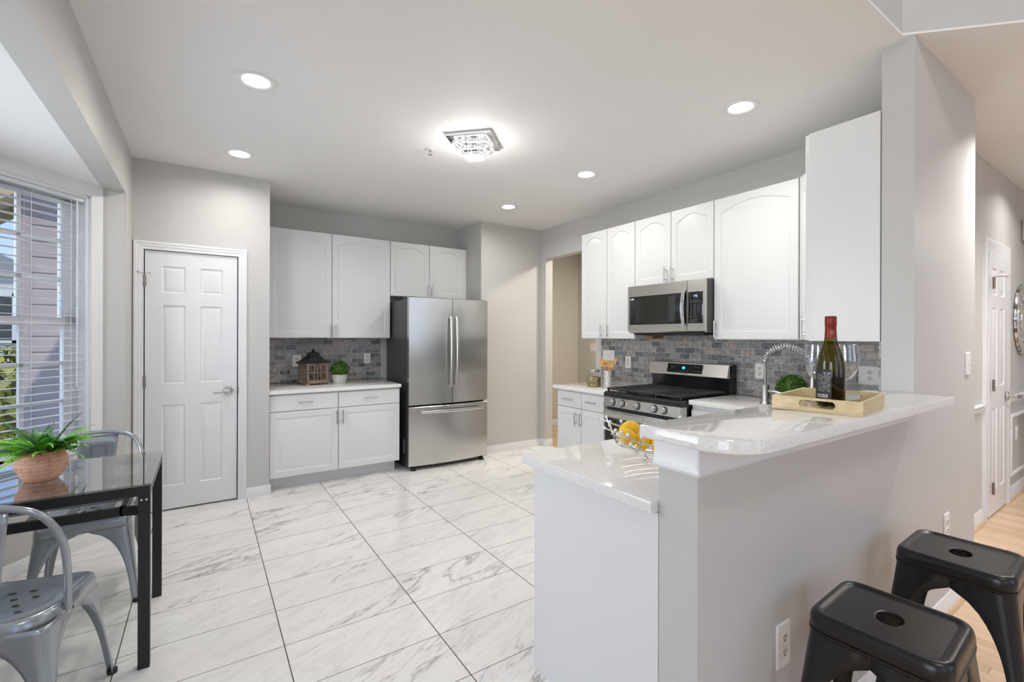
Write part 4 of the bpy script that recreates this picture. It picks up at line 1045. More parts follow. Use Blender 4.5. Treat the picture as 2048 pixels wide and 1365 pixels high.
for (u, w) in [(.22, .07), (.24, .07), (.26, .07), (.225, .055), (.245, .055)] + [(.31+.02*i, .03) for i in range(5)] + [(.44+.025*i, .035) for i in range(4)] + [(.45+.02*i, .07) for i in range(3)]: quad_box(bm, PB, u, u+.010, w, w+.002, .002, .0026)
obj('panel_print', bm, M_grey_print, bgf, smooth=False)
bm = nb(); quad_box(bm, PB, .335, .40, .004, .009, .0005, .0015); obj('maker_badge', bm, M_chrome, bgf, smooth=False)
# burners and grates
for (x, y, r_) in ((3.02, 2.25, .040), (3.32, 2.25, .030), (3.02, 2.68, .035), (3.32, 2.68, .030), (3.17, 2.465, .045)):
    bm = nb(); lathe(bm, [(r_*1.5, .909), (r_*1.45, .914), (r_, .917), (r_, .925), (r_*.9, .930), (0, .930)], (x, y, 0), 24, cap0=False); obj('burner', bm, M_iron, st)
for (ya, yb) in ((sy0+.008, 2.335), (2.340, 2.590), (2.595, sy1-.008)):
    bm = nb(); bx0, bx1 = 2.868, 3.435; zt = .945
    for y in (ya+.008, yb-.008): tube(bm, [(bx0, y, zt-.004), (bx1, y, zt-.004)], .0075, 8)
    for x in (bx0+.004, bx1-.004): tube(bm, [(x, ya+.008, zt-.004), (x, yb-.008, zt-.004)], .009, 8)
    nc = 9 if ya != 2.340 else 0
    for i in range(nc):
        x = bx0+.04+(bx1-bx0-.08)*i/(nc-1); box(bm, x-.0045, x+.0045, ya+.008, yb-.008, zt-.010, zt+.004, .0015)
    if nc == 0: box(bm, bx0+.03, bx1-.03, ya+.014, yb-.014, zt-.010, zt+.001, .004)
    else: box(bm, bx0, bx1, (ya+yb)/2-.005, (ya+yb)/2+.005, zt-.010, zt+.004, .0015)
    for x in (bx0+.01, bx1-.01):
        for y in (ya+.012, yb-.012): box(bm, x-.008, x+.008, y-.007, y+.007, .9095, zt-.004, .001)
    obj('grate', bm, M_iron, st)
for y in (sy0+.04, sy1-.04):
    for x in (2.92, 3.5):
        bm = nb(); cyl(bm, (x, y, 0), (x, y, .062), .018, 12); obj('foot', bm, M_rubber, st)

# ================================================================ CEILING FIXTURES
def recessed(label, x, y):
    r = thing('recessed_light', label, 'ceiling light', (x, y, ZC), 'recessed kitchen ceiling lights')
    bm = nb(); lathe(bm, [(.100, -.001), (.098, -.006), (.088, -.008), (.070, -.004), (.066, -.002)], (x, y, ZC), 40, False, False); obj('trim_ring', bm, M_trim, r)
    bm = nb(); lathe(bm, [(.0655, -.0022), (.03, -.0035), (0, -.004)], (x, y, ZC), 32, False, False); obj('lens', bm, M_lamp, r)
    light('can_light', 'AREA', (x, y, ZC-.012), CAN_POWER, (1.0, 0.965, 0.92), (0, 0, 0), 0.12, spread=math.radians(165))
recessed('round recessed light nearest the bay, largest on the left', .224, 2.797)
recessed('round recessed light above the pantry door', .213, 3.985)
recessed('small round recessed light farthest away above the doorway', 2.636, 4.027)
recessed('middle round recessed light of the right row over the range', 2.644, 2.859)
recessed('large round recessed light nearest the tall white end panel', 2.626, 1.516)
# crystal flush light, rotated square plate with stepped LED bars
fl = thing('flush_ceiling_light', 'square chrome flush light with glowing stepped crystal bars', 'ceiling light', (1.548, 2.80, ZC))
rz = math.radians(-45+2)
fc = (1.548, 2.80)
Mf = Matrix.Translation((fc[0], fc[1], ZC)) @ Matrix.Rotation(math.radians(-45), 4, 'Z')
bm = nb(); box(bm, -.155, .155, -.155, .155, -.022, -.001, .002, M=Mf); obj('mounting_plate', bm, M_chrome, fl)
for i, (h_, w_) in enumerate(((.125, -.048), (.092, -.080), (.062, -.110))):
    bm = nb(); o_ = rrect(-h_, h_, -h_, h_, .03, 5); i_ = rrect(-h_+.022, h_-.022, -h_+.022, h_-.022, .016, 5); z_ = w_
    L_ = loft(bm, [[(x, y, z_-.011) for x, y in i_], [(x, y, z_-.011) for x, y in o_], [(x, y, z_+.011) for x, y in o_], [(x, y, z_+.011) for x, y in i_], [(x, y, z_-.011) for x, y in i_]], True, False, False, M=Mf)
    obj('crystal_bar', bm, M_crystal_bar, fl)
    bm = nb(); rr_ = h_-.012
    path = [Mf @ Vector((x, y, z_+.0125)) for x, y in rrect(-rr_, rr_, -rr_, rr_, .02, 4)]; tube(bm, path, .003, 6, closed=True); obj('led_strip', bm, M_led, fl)
for (a, b) in ((-.06, -.06), (.06, .06), (-.06, .06), (.06, -.06)):
    bm = nb(); p = Mf @ Vector((a*.55, b*.55, -.022)); q = Mf @ Vector((a*.55, b*.55, -.105)); cyl(bm, p, q, .004, 8); obj('standoff', bm, M_chrome, fl)
light('flush_light_glow', 'POINT', (fc[0], fc[1], ZC-.21), 2.6, (1, .98, .95)).data.shadow_soft_size = .012
sp = thing('fire_sprinkler', 'small metal fire sprinkler head on the ceiling', 'sprinkler', (1.353, 3.10, ZC))
bm = nb(); lathe(bm, [(.034, -.0005), (.032, -.005), (.016, -.009), (.012, -.009)], (1.353, 3.10, ZC), 24, False, True); obj('escutcheon', bm, M_trim, sp)
bm = nb(); cyl(bm, (1.353, 3.10, ZC-.008), (1.353, 3.10, ZC-.020), .008); tube(bm, [(1.345, 3.10, ZC-.02), (1.341, 3.10, ZC-.032), (1.353, 3.10, ZC-.042)], .002, 6); tube(bm, [(1.361, 3.10, ZC-.02), (1.365, 3.10, ZC-.032), (1.353, 3.10, ZC-.042)], .002, 6); lathe(bm, [(0, -.042), (.013, -.043), (.013, -.045), (0, -.045)], (1.353, 3.10, ZC), 16); obj('sprinkler_head', bm, M_nickel, sp)

# ================================================================ LANTERN
LZ = .8975
ln = thing('lantern', 'rustic wooden candle lantern with dark metal roof on the left counter', 'lantern', (.915, 5.00, LZ))
Ml = Matrix.Translation((.915, 5.00, LZ)) @ Matrix.Rotation(math.radians(14), 4, 'Z')
hw = .105
bm = nb()
for s_ in (-1, 1):
    box(bm, -hw-.018, hw+.018, s_*(hw+.006)-.012, s_*(hw+.006)+.012, .012, .038, .002, M=Ml); box(bm, s_*(hw+.006)-.012, s_*(hw+.006)+.012, -hw-.018, hw+.018, .012, .038, .002, M=Ml)
for a in (-1, 1):
    for b in (-1, 1): box(bm, a*(hw+.003)-.018, a*(hw+.003)+.018, b*(hw+.003)-.018, b*(hw+.003)+.018, 0, .014, .002, M=Ml)
box(bm, -hw, hw, -hw, hw, .028, .036, M=Ml); obj('base', bm, M_lantern_wood, ln, smooth=False)
bm = nb()
for a in (-1, 1):
    for b in (-1, 1): box(bm, a*(hw-.008)-.009, a*(hw-.008)+.009, b*(hw-.008)-.009, b*(hw-.008)+.009, .036, .205, .001, M=Ml)
for s_ in (-1, 1):
    for z0, z1 in ((.036, .048), (.192, .206)):
        box(bm, -hw, hw, s_*(hw-.006)-.006, s_*(hw-.006)+.006, z0, z1, M=Ml); box(bm, s_*(hw-.006)-.006, s_*(hw-.006)+.006, -hw, hw, z0, z1, M=Ml)
box(bm, -hw-.012, hw+.012, -hw-.012, hw+.012, .205, .214, .002, M=Ml)
fb_ = obj('frame', bm, M_lantern_wood, ln, smooth=False)
for s_, ax in ((-1, 'y'), (1, 'y'), (-1, 'x'), (1, 'x')):
    bm = nb()
    for u in (-.035, 0, .035):
        if ax == 'y': box(bm, u-.0035, u+.0035, s_*(hw-.006)-.004, s_*(hw-.006)+.004, .048, .192, M=Ml)
        else: box(bm, s_*(hw-.006)-.004, s_*(hw-.006)+.004, u-.0035, u+.0035, .048, .192, M=Ml)
    for z in (.120,):
        if ax == 'y': box(bm, -hw+.01, hw-.01, s_*(hw-.006)-.004, s_*(hw-.006)+.004, z-.0035, z+.0035, M=Ml)
        else: box(bm, s_*(hw-.006)-.004, s_*(hw-.006)+.004, -hw+.01, hw-.01, z-.0035, z+.0035, M=Ml)
    obj('window_grille', bm, M_lantern_wood, ln, smooth=False)
bm = nb()
lv = [(.128, .214), (.128, .219), (.105, .228), (.078, .250), (.050, .283), (.044, .290), (.044, .305)]
loft(bm, [[(-h, -h, z), (h, -h, z), (h, h, z), (-h, h, z)] for h, z in lv], True, True, True, M=Ml); rf = obj('roof', bm, M_rustic_metal, ln, smooth=False)
bm = nb()
for i in range(14):
    a = 2*PI*i/14; p = Ml @ Vector((.052*math.cos(a), .052*math.sin(a), .308)); sphere(bm, p, .011, 8, 6, (1, 1, .8))
lathe(bm, [(.060, .300), (.058, .312), (.03, .322), (.012, .330), (0, .331)], M=Ml, n=20); lathe(bm, [(0, .328), (.014, .333), (.016, .342), (.008, .352), (0, .354)], M=Ml, n=14)
obj('finial_crown', bm, M_rustic_metal, rf)
bm = nb(); box(bm, -.008, .008, -hw-.008, -hw-.001, .198, .214, M=Ml); obj('latch', bm, M_rustic_metal, fb_, smooth=False)

# ================================================================ BOXWOOD BALLS
def boxwood(label, x, y, z, R_, pot_r, pot_h, cat='potted plant', potmat=None, seed=1):
    r = thing('potted_boxwood', label, cat, (x, y, z)); rg = random.Random(seed)
    bm = nb(); lathe(bm, [(pot_r*.78, 0), (pot_r*.80, .004), (pot_r*.92, pot_h*.55), (pot_r*1.03, pot_h), (pot_r*.96, pot_h), (pot_r*.9, pot_h*.8), (0, pot_h*.8)], (x, y, z), 32); obj('pot', bm, potmat or M_pot_white, r)
    bm = nb(); cz = z+pot_h+R_*.55
    sphere(bm, (x, y, cz), R_*.80, 16, 10)
    for i in range(1500):
        v = Vector((rg.gauss(0, 1), rg.gauss(0, 1), rg.gauss(0, 1))).normalized()
        if v.z < -.75: continue
        p = Vector((x, y, cz)) + v*R_*rg.uniform(.80, 1.05)
        d = (v + Vector((rg.gauss(0, .6), rg.gauss(0, .6), rg.gauss(0, .6)))).normalized(); s_ = R_*.17*rg.uniform(.7, 1.2)
        w = d.cross(Vector((rg.gauss(0, 1), rg.gauss(0, 1), rg.gauss(0, 1)))).normalized()
        n_ = d.cross(w)
        vv = [bm.verts.new(p), bm.verts.new(p+d*s_*.5+w*s_*.36+n_*s_*.08), bm.verts.new(p+d*s_), bm.verts.new(p+d*s_*.5-w*s_*.36+n_*s_*.08)]
        bm.faces.new(vv)
    obj('foliage', bm, M_box, r, smooth=False); return r
boxwood('small round boxwood in a whitewashed pot on the left counter', 1.165, 4.965, .8975, .087, .078, .088)
boxwood('round boxwood plant behind the gold tray near the faucet', 3.31, 1.545, .9255, .088, .070, .06, seed=5)

# ================================================================ JAR, CROCK, SPOONS
jz = .8975
jr = thing('glass_jar', 'glass jar of dry lentils with metal lid on counter', 'jar', (3.16, 3.30, jz))
bm = nb(); lathe(bm, [(.062, 0), (.070, .004), (.072, .012), (.072, .105), (.066, .120), (.052, .130), (.052, .145)], (3.16, 3.30, jz), 36); obj('glass', bm, M_jar_glass, jr)
bm = nb(); lathe(bm, [(.066, .005), (.069, .012), (.069, .092), (.05, .096), (0, .094)], (3.16, 3.30, jz), 32); obj('lentils', bm, M_grains, jr, label='dry lentils'); bpy.data.objects['lentils']['kind'] = 'stuff'
bm = nb(); lathe(bm, [(.057, .140), (.059, .143), (.059, .160), (.056, .164), (0, .165)], (3.16, 3.30, jz), 36); obj('lid', bm, M_nickel, jr)
cx_, cy_ = 3.175, 3.115
ck = thing('utensil_crock', 'hammered metal utensil crock on counter beside the jar', 'utensil holder', (cx_, cy_, jz))
bm = nb(); lathe(bm, [(.058, 0), (.060, .003), (.060, .160), (.0625, .163), (.0625, .168), (.057, .168), (.057, .01), (0, .008)], (cx_, cy_, jz), 40); obj('crock_body', bm, M_hammer, ck)
def spoon(label, dx, dy, L, bw, rot, slot=False, lean=.35):
    a = Vector((cx_-dx*.3, cy_-dy*.3, jz+.012)); b = Vector((cx_+dx, cy_+dy, jz+L)); d = (b-a).normalized()
    r = thing('wooden_spoon', label, 'spoon', tuple(a), 'wooden utensils in the crock')
    bm = nb(); tube(bm, [a, a+(b-a)*.55, a+(b-a)*.74], [.005, .005, .007], 8); obj('handle', bm, M_spoon, r)
    # flat bowl facing the camera
    vdir = (Vector((0, 0, 1.3))-b); vdir = (vdir - d*vdir.dot(d)).normalized(); w = d.cross(vdir).normalized()
    c0 = a+(b-a)*.72; Lb = (b-a).length*.30; bm = nb(); n_ = 24
    def ring(sc_, off): return [tuple(c0 + d*(Lb*.5*(1-math.cos(t)*sc_*1.0)) + w*(bw*math.sin(t)*sc_*(1+.12*math.cos(t))) + vdir*off) for t in [2*PI*i/n_ for i in range(n_)]]
    loft(bm, [ring(.96, -.004), ring(1.0, 0), ring(.95, .004), ring(.7, .001 if not slot else .004), ring(.3, -.001 if not slot else .004)], True, True, True); hb = obj('bowl', bm, M_spoon, r)
    if slot:
        bm = nb(); p = c0+d*Lb*.45+vdir*.0045; M = Matrix.Translation(p) @ Vector((0, 0, 1)).rotation_difference(vdir).to_matrix().to_4x4(); lathe(bm, [(0, 0), (.008, 0), (.008, .0006), (0, .0006)], M=M, n=16); obj('bowl_hole', bm, M_slot, hb)
spoon('wooden spoon leaning out at the left edge of the crock', -.055, .050, .275, .024, 0)
spoon('wooden spoon with a dark hole at centre left of the crock', -.045, .010, .268, .026, 0, True)
spoon('wooden spatula standing upright in the middle of the crock', -.020, -.020, .262, .020, 0)
spoon('wooden spoon right of centre in the crock', -.010, -.048, .262, .022, 0)
spoon('thin wooden utensil leaning out at the right edge of the crock', .020, -.080, .290, .012, 0)

# ================================================================ FAUCET
FXp, FYp, FZp = 3.20, 1.665, .9255
fa_ = thing('kitchen_faucet', 'brushed metal faucet with arched spring coil behind the bar', 'faucet', (FXp, FYp, FZp))
bm = nb(); lathe(bm, [(.034, 0), (.033, .006), (.026, .012), (.0245, .016), (.0245, .125), (.022, .130), (.010, .132)], (FXp, FYp, FZp), 28); obj('body', bm, M_nickel, fa_)
bm = nb(); path = smooth_path([(FXp, FYp, FZp+.125), (FXp, FYp, FZp+.22), (FXp, FYp, FZp+.305), (FXp, FYp-.04, FZp+.365), (FXp, FYp-.14, FZp+.395), (FXp, FYp-.24, FZp+.360), (FXp, FYp-.285, FZp+.29), (FXp, FYp-.295, FZp+.20)], 10)
tube(bm, path, .0095, 10); obj('hose', bm, M_nickel, fa_)
# coil spring wound on the arch
bm = nb(); sub = path[18:]; tot = [0]
for a, b in zip(sub[:-1], sub[1:]): tot.append(tot[-1]+(b-a).length)
coil = []; N_ = 560; turns = 27
for i in range(N_+1):
    s_ = tot[-1]*i/N_
    j = 0
    while j < len(tot)-2 and tot[j+1] < s_: j += 1
    t = (s_-tot[j])/max(1e-9, tot[j+1]-tot[j]); p = sub[j].lerp(sub[j+1], t); d = (sub[j+1]-sub[j]).normalized()
    u = Vector((1, 0, 0)); w = d.cross(u).normalized(); a = 2*PI*turns*i/N_
    coil.append(p + (u*math.cos(a)+w*math.sin(a))*.0185)
tube(bm, coil, .0034, 5); obj('spring_coil', bm, M_chrome, fa_)
bm = nb(); e = path[-1]; tube(bm, [e, e+Vector((0, 0, -.05)), e+Vector((0, 0, -.09)), e+Vector((0, 0, -.12))], [.016, .019, .021, .024], 20); obj('spray_head', bm, M_nickel, fa_)
bm = nb(); tube(bm, smooth_path([(FXp, FYp-.02, FZp+.09), (FXp-.02, FYp-.10, FZp+.085), (FXp-.03, FYp-.19, FZp+.078)], 6), .0085, 10); obj('lever', bm, M_nickel, fa_)

# ================================================================ GOLD TRAY, BOTTLE, GLASSES
TZ = 1.1305
T0 = Vector((1.672, .847)); T1 = Vector((1.712, .594))
tu = (T1-T0).normalized(); tw = Vector((-tu.y, tu.x)); 
if tw.x < 0: tw = -tw
TL_, TW_ = (T1-T0).length+.005, .36
Mt = Matrix(((tu.x, tw.x, 0, T0.x), (tu.y, tw.y, 0, T0.y), (0, 0, 1, TZ), (0, 0, 0, 1)))
tr = thing('serving_tray', 'gold rectangular serving tray with cut out handles on bar top', 'tray', (1.88, .74, TZ))
TH = .046
bm = nb(); box(bm, .004, TL_-.004, .004, TW_-.004, .002, .010, M=Mt); obj('tray_base', bm, M_gold_scale, tr, smooth=False)
def tray_end(y0):
    # end board with an oval hand hole
    bm = nb(); n_ = 10; cxm = TL_*.52; hz = .026; a_ = .052; b_ = .0125
    hole = []
    for s_, cc in ((1, cxm+a_-b_), (-1, cxm-a_+b_)):
        for i in range(n_+1):
            t = -PI/2+PI*i/n_; hole.append((cc+s_*b_*math.cos(t), hz+s_*b_*math.sin(t)))
    N = len(hole)
    def outer(p):
        # project hole point to the rectangle border
        dx, dz = p[0]-cxm, p[1]-hz
        tx_ = ((TL_-cxm) if dx > 0 else cxm)/max(abs(dx), 1e-6); tz_ = ((TH-hz) if dz > 0 else hz)/max(abs(dz), 1e-6); t = min(tx_, tz_); return (cxm+dx*t, hz+dz*t)
    oo = [outer(p) for p in hole]
    corners = [(TL_, TH), (0, TH), (0, 0), (TL_, 0)]
    for c_ in corners:
        j = min(range(N), key=lambda q: (oo[q][0]-c_[0])**2+(oo[q][1]-c_[1])**2); oo[j] = c_
    for yy, flip in ((y0, 0), (y0+.010, 1)):
        A = [bm.verts.new((x, yy, z)) for x, z in hole]; B = [bm.verts.new((x, yy, z)) for x, z in oo]
        for i in range(N): bm.faces.new((A[i], A[(i+1) % N], B[(i+1) % N], B[i]))
    loft(bm, [[(x, y0, z) for x, z in hole], [(x, y0+.010, z) for x, z in hole]]); loft(bm, [[(x, y0, z) for x, z in oo], [(x, y0+.010, z) for x, z in oo]])
    bmesh.ops.remove_doubles(bm, verts=bm.verts, dist=1e-6); bmesh.ops.transform(bm, matrix=Mt, verts=bm.verts); return obj('end_board', bm, M_gold, tr, smooth=False)
tray_end(0); tray_end(TW_-.010)
for x in (0, TL_-.010):
    bm = nb(); box(bm, x, x+.010, .0102, TW_-.0102, 0, TH, .001, M=Mt); obj('side_board', bm, M_gold, tr, smooth=False)
def tp(u, w, z=0): q = T0 + tu*u + tw*w; return (q.x, q.y, TZ+.0105+z)
bp = (1.842, .731, TZ+.0105)
bt = thing('wine_bottle', 'olive green wine bottle with red foil neck on gold tray', 'bottle', bp)
prof = [(.030, 0), (.040, .002), (.0425, .008), (.0425, .125), (.041, .150), (.035, .178), (.026, .205), (.0195, .228), (.0165, .245), (.0155, .262), (.0155, .300)]
BS = 0.99
bm = nb(); lathe(bm, [(r_*BS*1.04, z) for r_, z in prof], bp, 48); obj('glass_body', bm, M_bottle, bt)
bm = nb(); lathe(bm, [(r_*BS*.95, z+.002) for r_, z in prof[:3]] + [(.0425*BS*.95, .118), (0, .118)], bp, 40); obj('wine', bm, M_wine, bt)
bm = nb(); lathe(bm, [(.0185, .236), (.0180, .245), (.0172, .262), (.0172, .282), (.0185, .284), (.0185, .288), (.0172, .290), (.0178, .293), (.0178, .311), (.0165, .314), (0, .3145)], bp, 32); fo = obj('foil_capsule', bm, M_foil, bt)
va = math.atan2(-bp[1], -bp[0])
bm = nb()
for k_ in range(4):
    a = k_*PI/4; 
    for s_ in (-1, 1):
        p = Vector((bp[0]+.0184*math.cos(va+.25+.24*s_*math.cos(a)), bp[1]+.0184*math.sin(va+.25+.24*s_*math.cos(a)), bp[2]+.255+s_*.0055*math.sin(a))); sphere(bm, p, .0013, 6, 4)
obj('gold_star', bm, M_gold, fo)
def wrap(bm, r_, a0, a1, z0, z1, n=16):
    loft(bm, [[(bp[0]+rr*math.cos(a0+(a1-a0)*i/n), bp[1]+rr*math.sin(a0+(a1-a0)*i/n), bp[2]+z) for i in range(n+1)] for rr, z in ((r_, z0), (r_, z1))], False)
LR = .0425*BS*1.04+.0004
bm = nb(); wrap(bm, LR, va-1.30, va+.06, .012, .128); lb = obj('label', bm, M_label, bt)
lb_dir = 1
bm = nb(); rg = random.Random(3)
for i in range(19):
    z = .112-.0034*i; w_ = rg.uniform(.62, .95)*(1 if i not in (0,) else .6)
    n_ = 9
    for j in range(n_):
        if rg.random() < .2: continue
        s0 = va-.02-1.10*(j/n_)*w_; s1 = s0-1.10/n_*w_*.8; wrap(bm, LR+.0004, s0, s1, z, z+(.0055 if i == 0 else .0014), 2)
obj('label_text', bm, M_print, lb, smooth=False, label='small white printed text')
bm = nb(); wrap(bm, LR+.0004, va-.18, va-.98, .030, .041); bc = obj('barcode_panel', bm, M_plastic, lb)
bm = nb()
for j in range(26):
    s0 = va-.22-.028*j; wrap(bm, LR+.0007, s0, s0-.014*rg.uniform(.4, 1.3), .032, .040, 1)
obj('barcode_bars', bm, M_dark, lb, smooth=False)
def wineglass(label, p):
    g = thing('wine_glass', label, 'wine glass', p, None)
    bm = nb(); lathe(bm, [(.038, 0), (.037, .002), (.010, .006), (.0045, .012), (.004, .060), (.0045, .078)], p, 32); obj('foot_and_stem', bm, M_wine_glass, g)
    bm = nb(); outer = [(.0045, .078), (.020, .086), (.035, .104), (.0445, .132), (.047, .154), (.0445, .180), (.040, .212)]
    inner = [(r_-.0012, z+.001) for r_, z in reversed(outer)]
    lathe(bm, outer+inner, p, 48, False, False); obj('bowl', bm, M_wine_glass, g)
wineglass('large clear wine glass, its bowl showing left of the bottle', (1.925, .806, TZ+.0105))
wineglass('large clear wine glass, its bowl showing right of the bottle', (2.000, .748, TZ+.0105))

# ================================================================ FRUIT BASKET
BZ = .9255
bR = Vector((math.cos(YAW), -math.sin(YAW), 0)); bF = Vector((math.sin(YAW), math.cos(YAW), 0)); bC = Vector((1.436, 1.156, BZ))
def bq(u, v, z): return bC + bR*u + bF*v + Vector((0, 0, z))
bsurf = lambda u, v: .022 + 1.3*(u*u+v*v)
bk = thing('fruit_basket', 'chrome wire fruit basket with ball tipped rods on the peninsula', 'basket', tuple(bC))
hb_ = .150
def rod(pts, r=.0026, tips=(1, 1)):
    bm = nb(); tube(bm, pts, r, 7); o = obj('rod', bm, M_chrome, bk)
    for e, on in ((pts[0], tips[0]), (pts[-1], tips[1])):
        if on: b2 = nb(); sphere(b2, e, .0075, 12, 8); obj('ball_tip', b2, M_chrome, o)
for v in (-.10, -.05, 0, .05, .10):
    rod([bq(u, v, bsurf(u, v)-.003) for u in [-.155+.31*i/12 for i in range(13)]], .0022, (0, 0))
for u in (-.10, -.05, 0, .05, .10):
    rod([bq(u, v, bsurf(u, v)+.002) for v in [-.155+.31*i/12 for i in range(13)]], .0022, (0, 0))
for sgn in (-1, 1):
    for lev, (oo, dz, ex) in enumerate(((.0, .0, .172), (.012, .030, .182))):
        rod([bq(u, sgn*(hb_-.012+oo), .040+dz+1.35*u*u) for u in [-ex+2*ex*i/14 for i in range(15)]], .003)
        rod([bq(sgn*(hb_-.006+oo), v, .044+dz+1.35*v*v) for v in [-ex+2*ex*i/14 for i in range(15)]], .003)
    for t in (-.10, 0.0, .10):
        rod([bq(t, sgn*(hb_-.014), .036+1.35*t*t), bq(t, sgn*(hb_+.002), .092+1.35*t*t)], .0026, (0, 1))
        rod([bq(sgn*(hb_-.008), t, .040+1.35*t*t), bq(sgn*(hb_+.008), t, .098+1.35*t*t)], .0026, (0, 1))
for a in (-.06, .06):
    for b in (-.06, .06):
        bm = nb(); cyl(bm, bq(a, b, .009), bq(a, b, .03), .0028, 8); sphere(bm, bq(a, b, .0085), .0085, 12, 8); obj('foot', bm, M_chrome, bk)
def lemon_(label, u, v, z, rot, s_=1.0):
    c = bq(u, v, z); o_ = thing('lemon', label, 'lemon', tuple(c), None, local=True)
    bm = nb(); prof = []
    for i in range(19):
        t = PI*i/18; zz = -math.cos(t); r_ = math.sin(t)**.9
        prof.append((max(r_*.0305*s_, 0 if i in (0, 18) else .002), zz*.038*(1+.16*max(0, abs(zz)-.85)/.15)*s_))
    lathe(bm, prof, n=28); pe = obj('peel', bm, M_lemon, o_)
    bm = nb(); lathe(bm, [(0, -.0452*s_), (.0035, -.0455*s_), (.0035, -.0430*s_), (0, -.042*s_)], n=10); obj('stem_end', bm, M_stem, o_)
    o_.rotation_euler = (bR*rot[0]+bF*rot[1]+Vector((0, 0, rot[2]))).to_track_quat('Z', 'X').to_euler(); return o_
lemon_('yellow lemon leaning at the left end of the fruit basket', -.121, -.035, .080, (.82, .1, -.55), .98)
lemon_('yellow lemon at the back on top of the others in the basket', -.092, .042, .096, (.95, .1, .15), .98)
lemon_('yellow lemon in the middle of the fruit basket', -.058, -.030, .070, (.30, .3, .85), .98)
lemon_('yellow lemon nearest the white trim of the bar', -.006, -.055, .066, (.5, .1, .8), .98)

# ================================================================ GLASS DINING TABLE
tx0, tx1, ty0, ty1, tz = -1.04, -.185, 2.428, 3.100, .765
tb = thing('dining_table', 'black metal dining table with clear glass top in the bay', 'table', ((tx0+tx1)/2, (ty0+ty1)/2, 0))
bm = nb(); box(bm, tx0, tx1, ty0, ty1, tz-.008, tz, .002); obj('glass_top', bm, M_table_glass, tb, smooth=False)
bm = nb(); lw = .040; zr0, zr1 = tz-.048, tz-.0085
box(bm, tx0+.002, tx1-.002, ty0+.002, ty0+.042, zr0, zr1, .001); box(bm, tx0+.002, tx1-.002, ty1-.042, ty1-.002, zr0, zr1, .001)
box(bm, tx1-.042, tx1-.002, ty0+.042, ty1-.042, zr0, zr1, .001); box(bm, tx0+.002, tx0+.042, ty0+.042, ty1-.042, zr0, zr1, .001)
obj('top_frame', bm, M_black_metal, tb, smooth=False)
for x in (tx0+.002, tx1-.042):
    for y in (ty0+.002, ty1-.042):
        bm = nb(); box(bm, x, x+.040, y, y+.040, 0, zr0, .001); lg = obj('leg', bm, M_black_metal, tb, smooth=False)
        bm = nb(); yy = y-.001 if y < 2.7 else y+.041
        for dx in (.012, .028): cyl(bm, (x+dx, yy, zr0-.016), (x+dx, yy+(-.003 if y < 2.7 else .003), zr0-.016), .004, 10)
        obj('bolt', bm, M_chrome, lg)
bm = nb(); sx0, sx1, sy0_, sy1_, sz0, sz1 = tx0+.075, tx1-.085, ty0+.050, ty1-.050, .632, .668
box(bm, sx0, sx1, sy0_, sy0_+.02, sz0, sz1); box(bm, sx0, sx1, sy1_-.02, sy1_, sz0, sz1); box(bm, sx0, sx0+.02, sy0_, sy1_, sz0, sz1); box(bm, sx1-.02, sx1, sy0_, sy1_, sz0, sz1)
for (a, b) in (((sx1-.01, sy0_+.01), (tx1-.03, ty0+.035)), ((sx1-.01, sy1_-.01), (tx1-.03, ty1-.035)), ((sx0+.01, sy0_+.01), (tx0+.03, ty0+.035)), ((sx0+.01, sy1_-.01), (tx0+.03, ty1-.035))):
    d = Vector((b[0]-a[0], b[1]-a[1])).normalized()*.010; prism(bm, [(a[0]-d.y, a[1]+d.x), (b[0]-d.y, b[1]+d.x), (b[0]+d.y, b[1]-d.x), (a[0]+d.y, a[1]-d.x)], sz0, sz1)
obj('lower_frame', bm, M_black_metal, tb, smooth=False)
bm = nb()
for i in range(6):
    x = sx0+.06+i*(sx1-sx0-.12)/5; box(bm, x-.014, x+.014, sy0_+.02, sy1_-.02, sz1-.012, sz1-.006)
for i in range(3):
    y = sy0_+.14+i*(sy1_-sy0_-.28)/2; box(bm, sx0+.02, sx1-.02, y-.014, y+.014, sz1-.006, sz1)
obj('lattice_shelf', bm, M_grey_bar, tb, smooth=False)

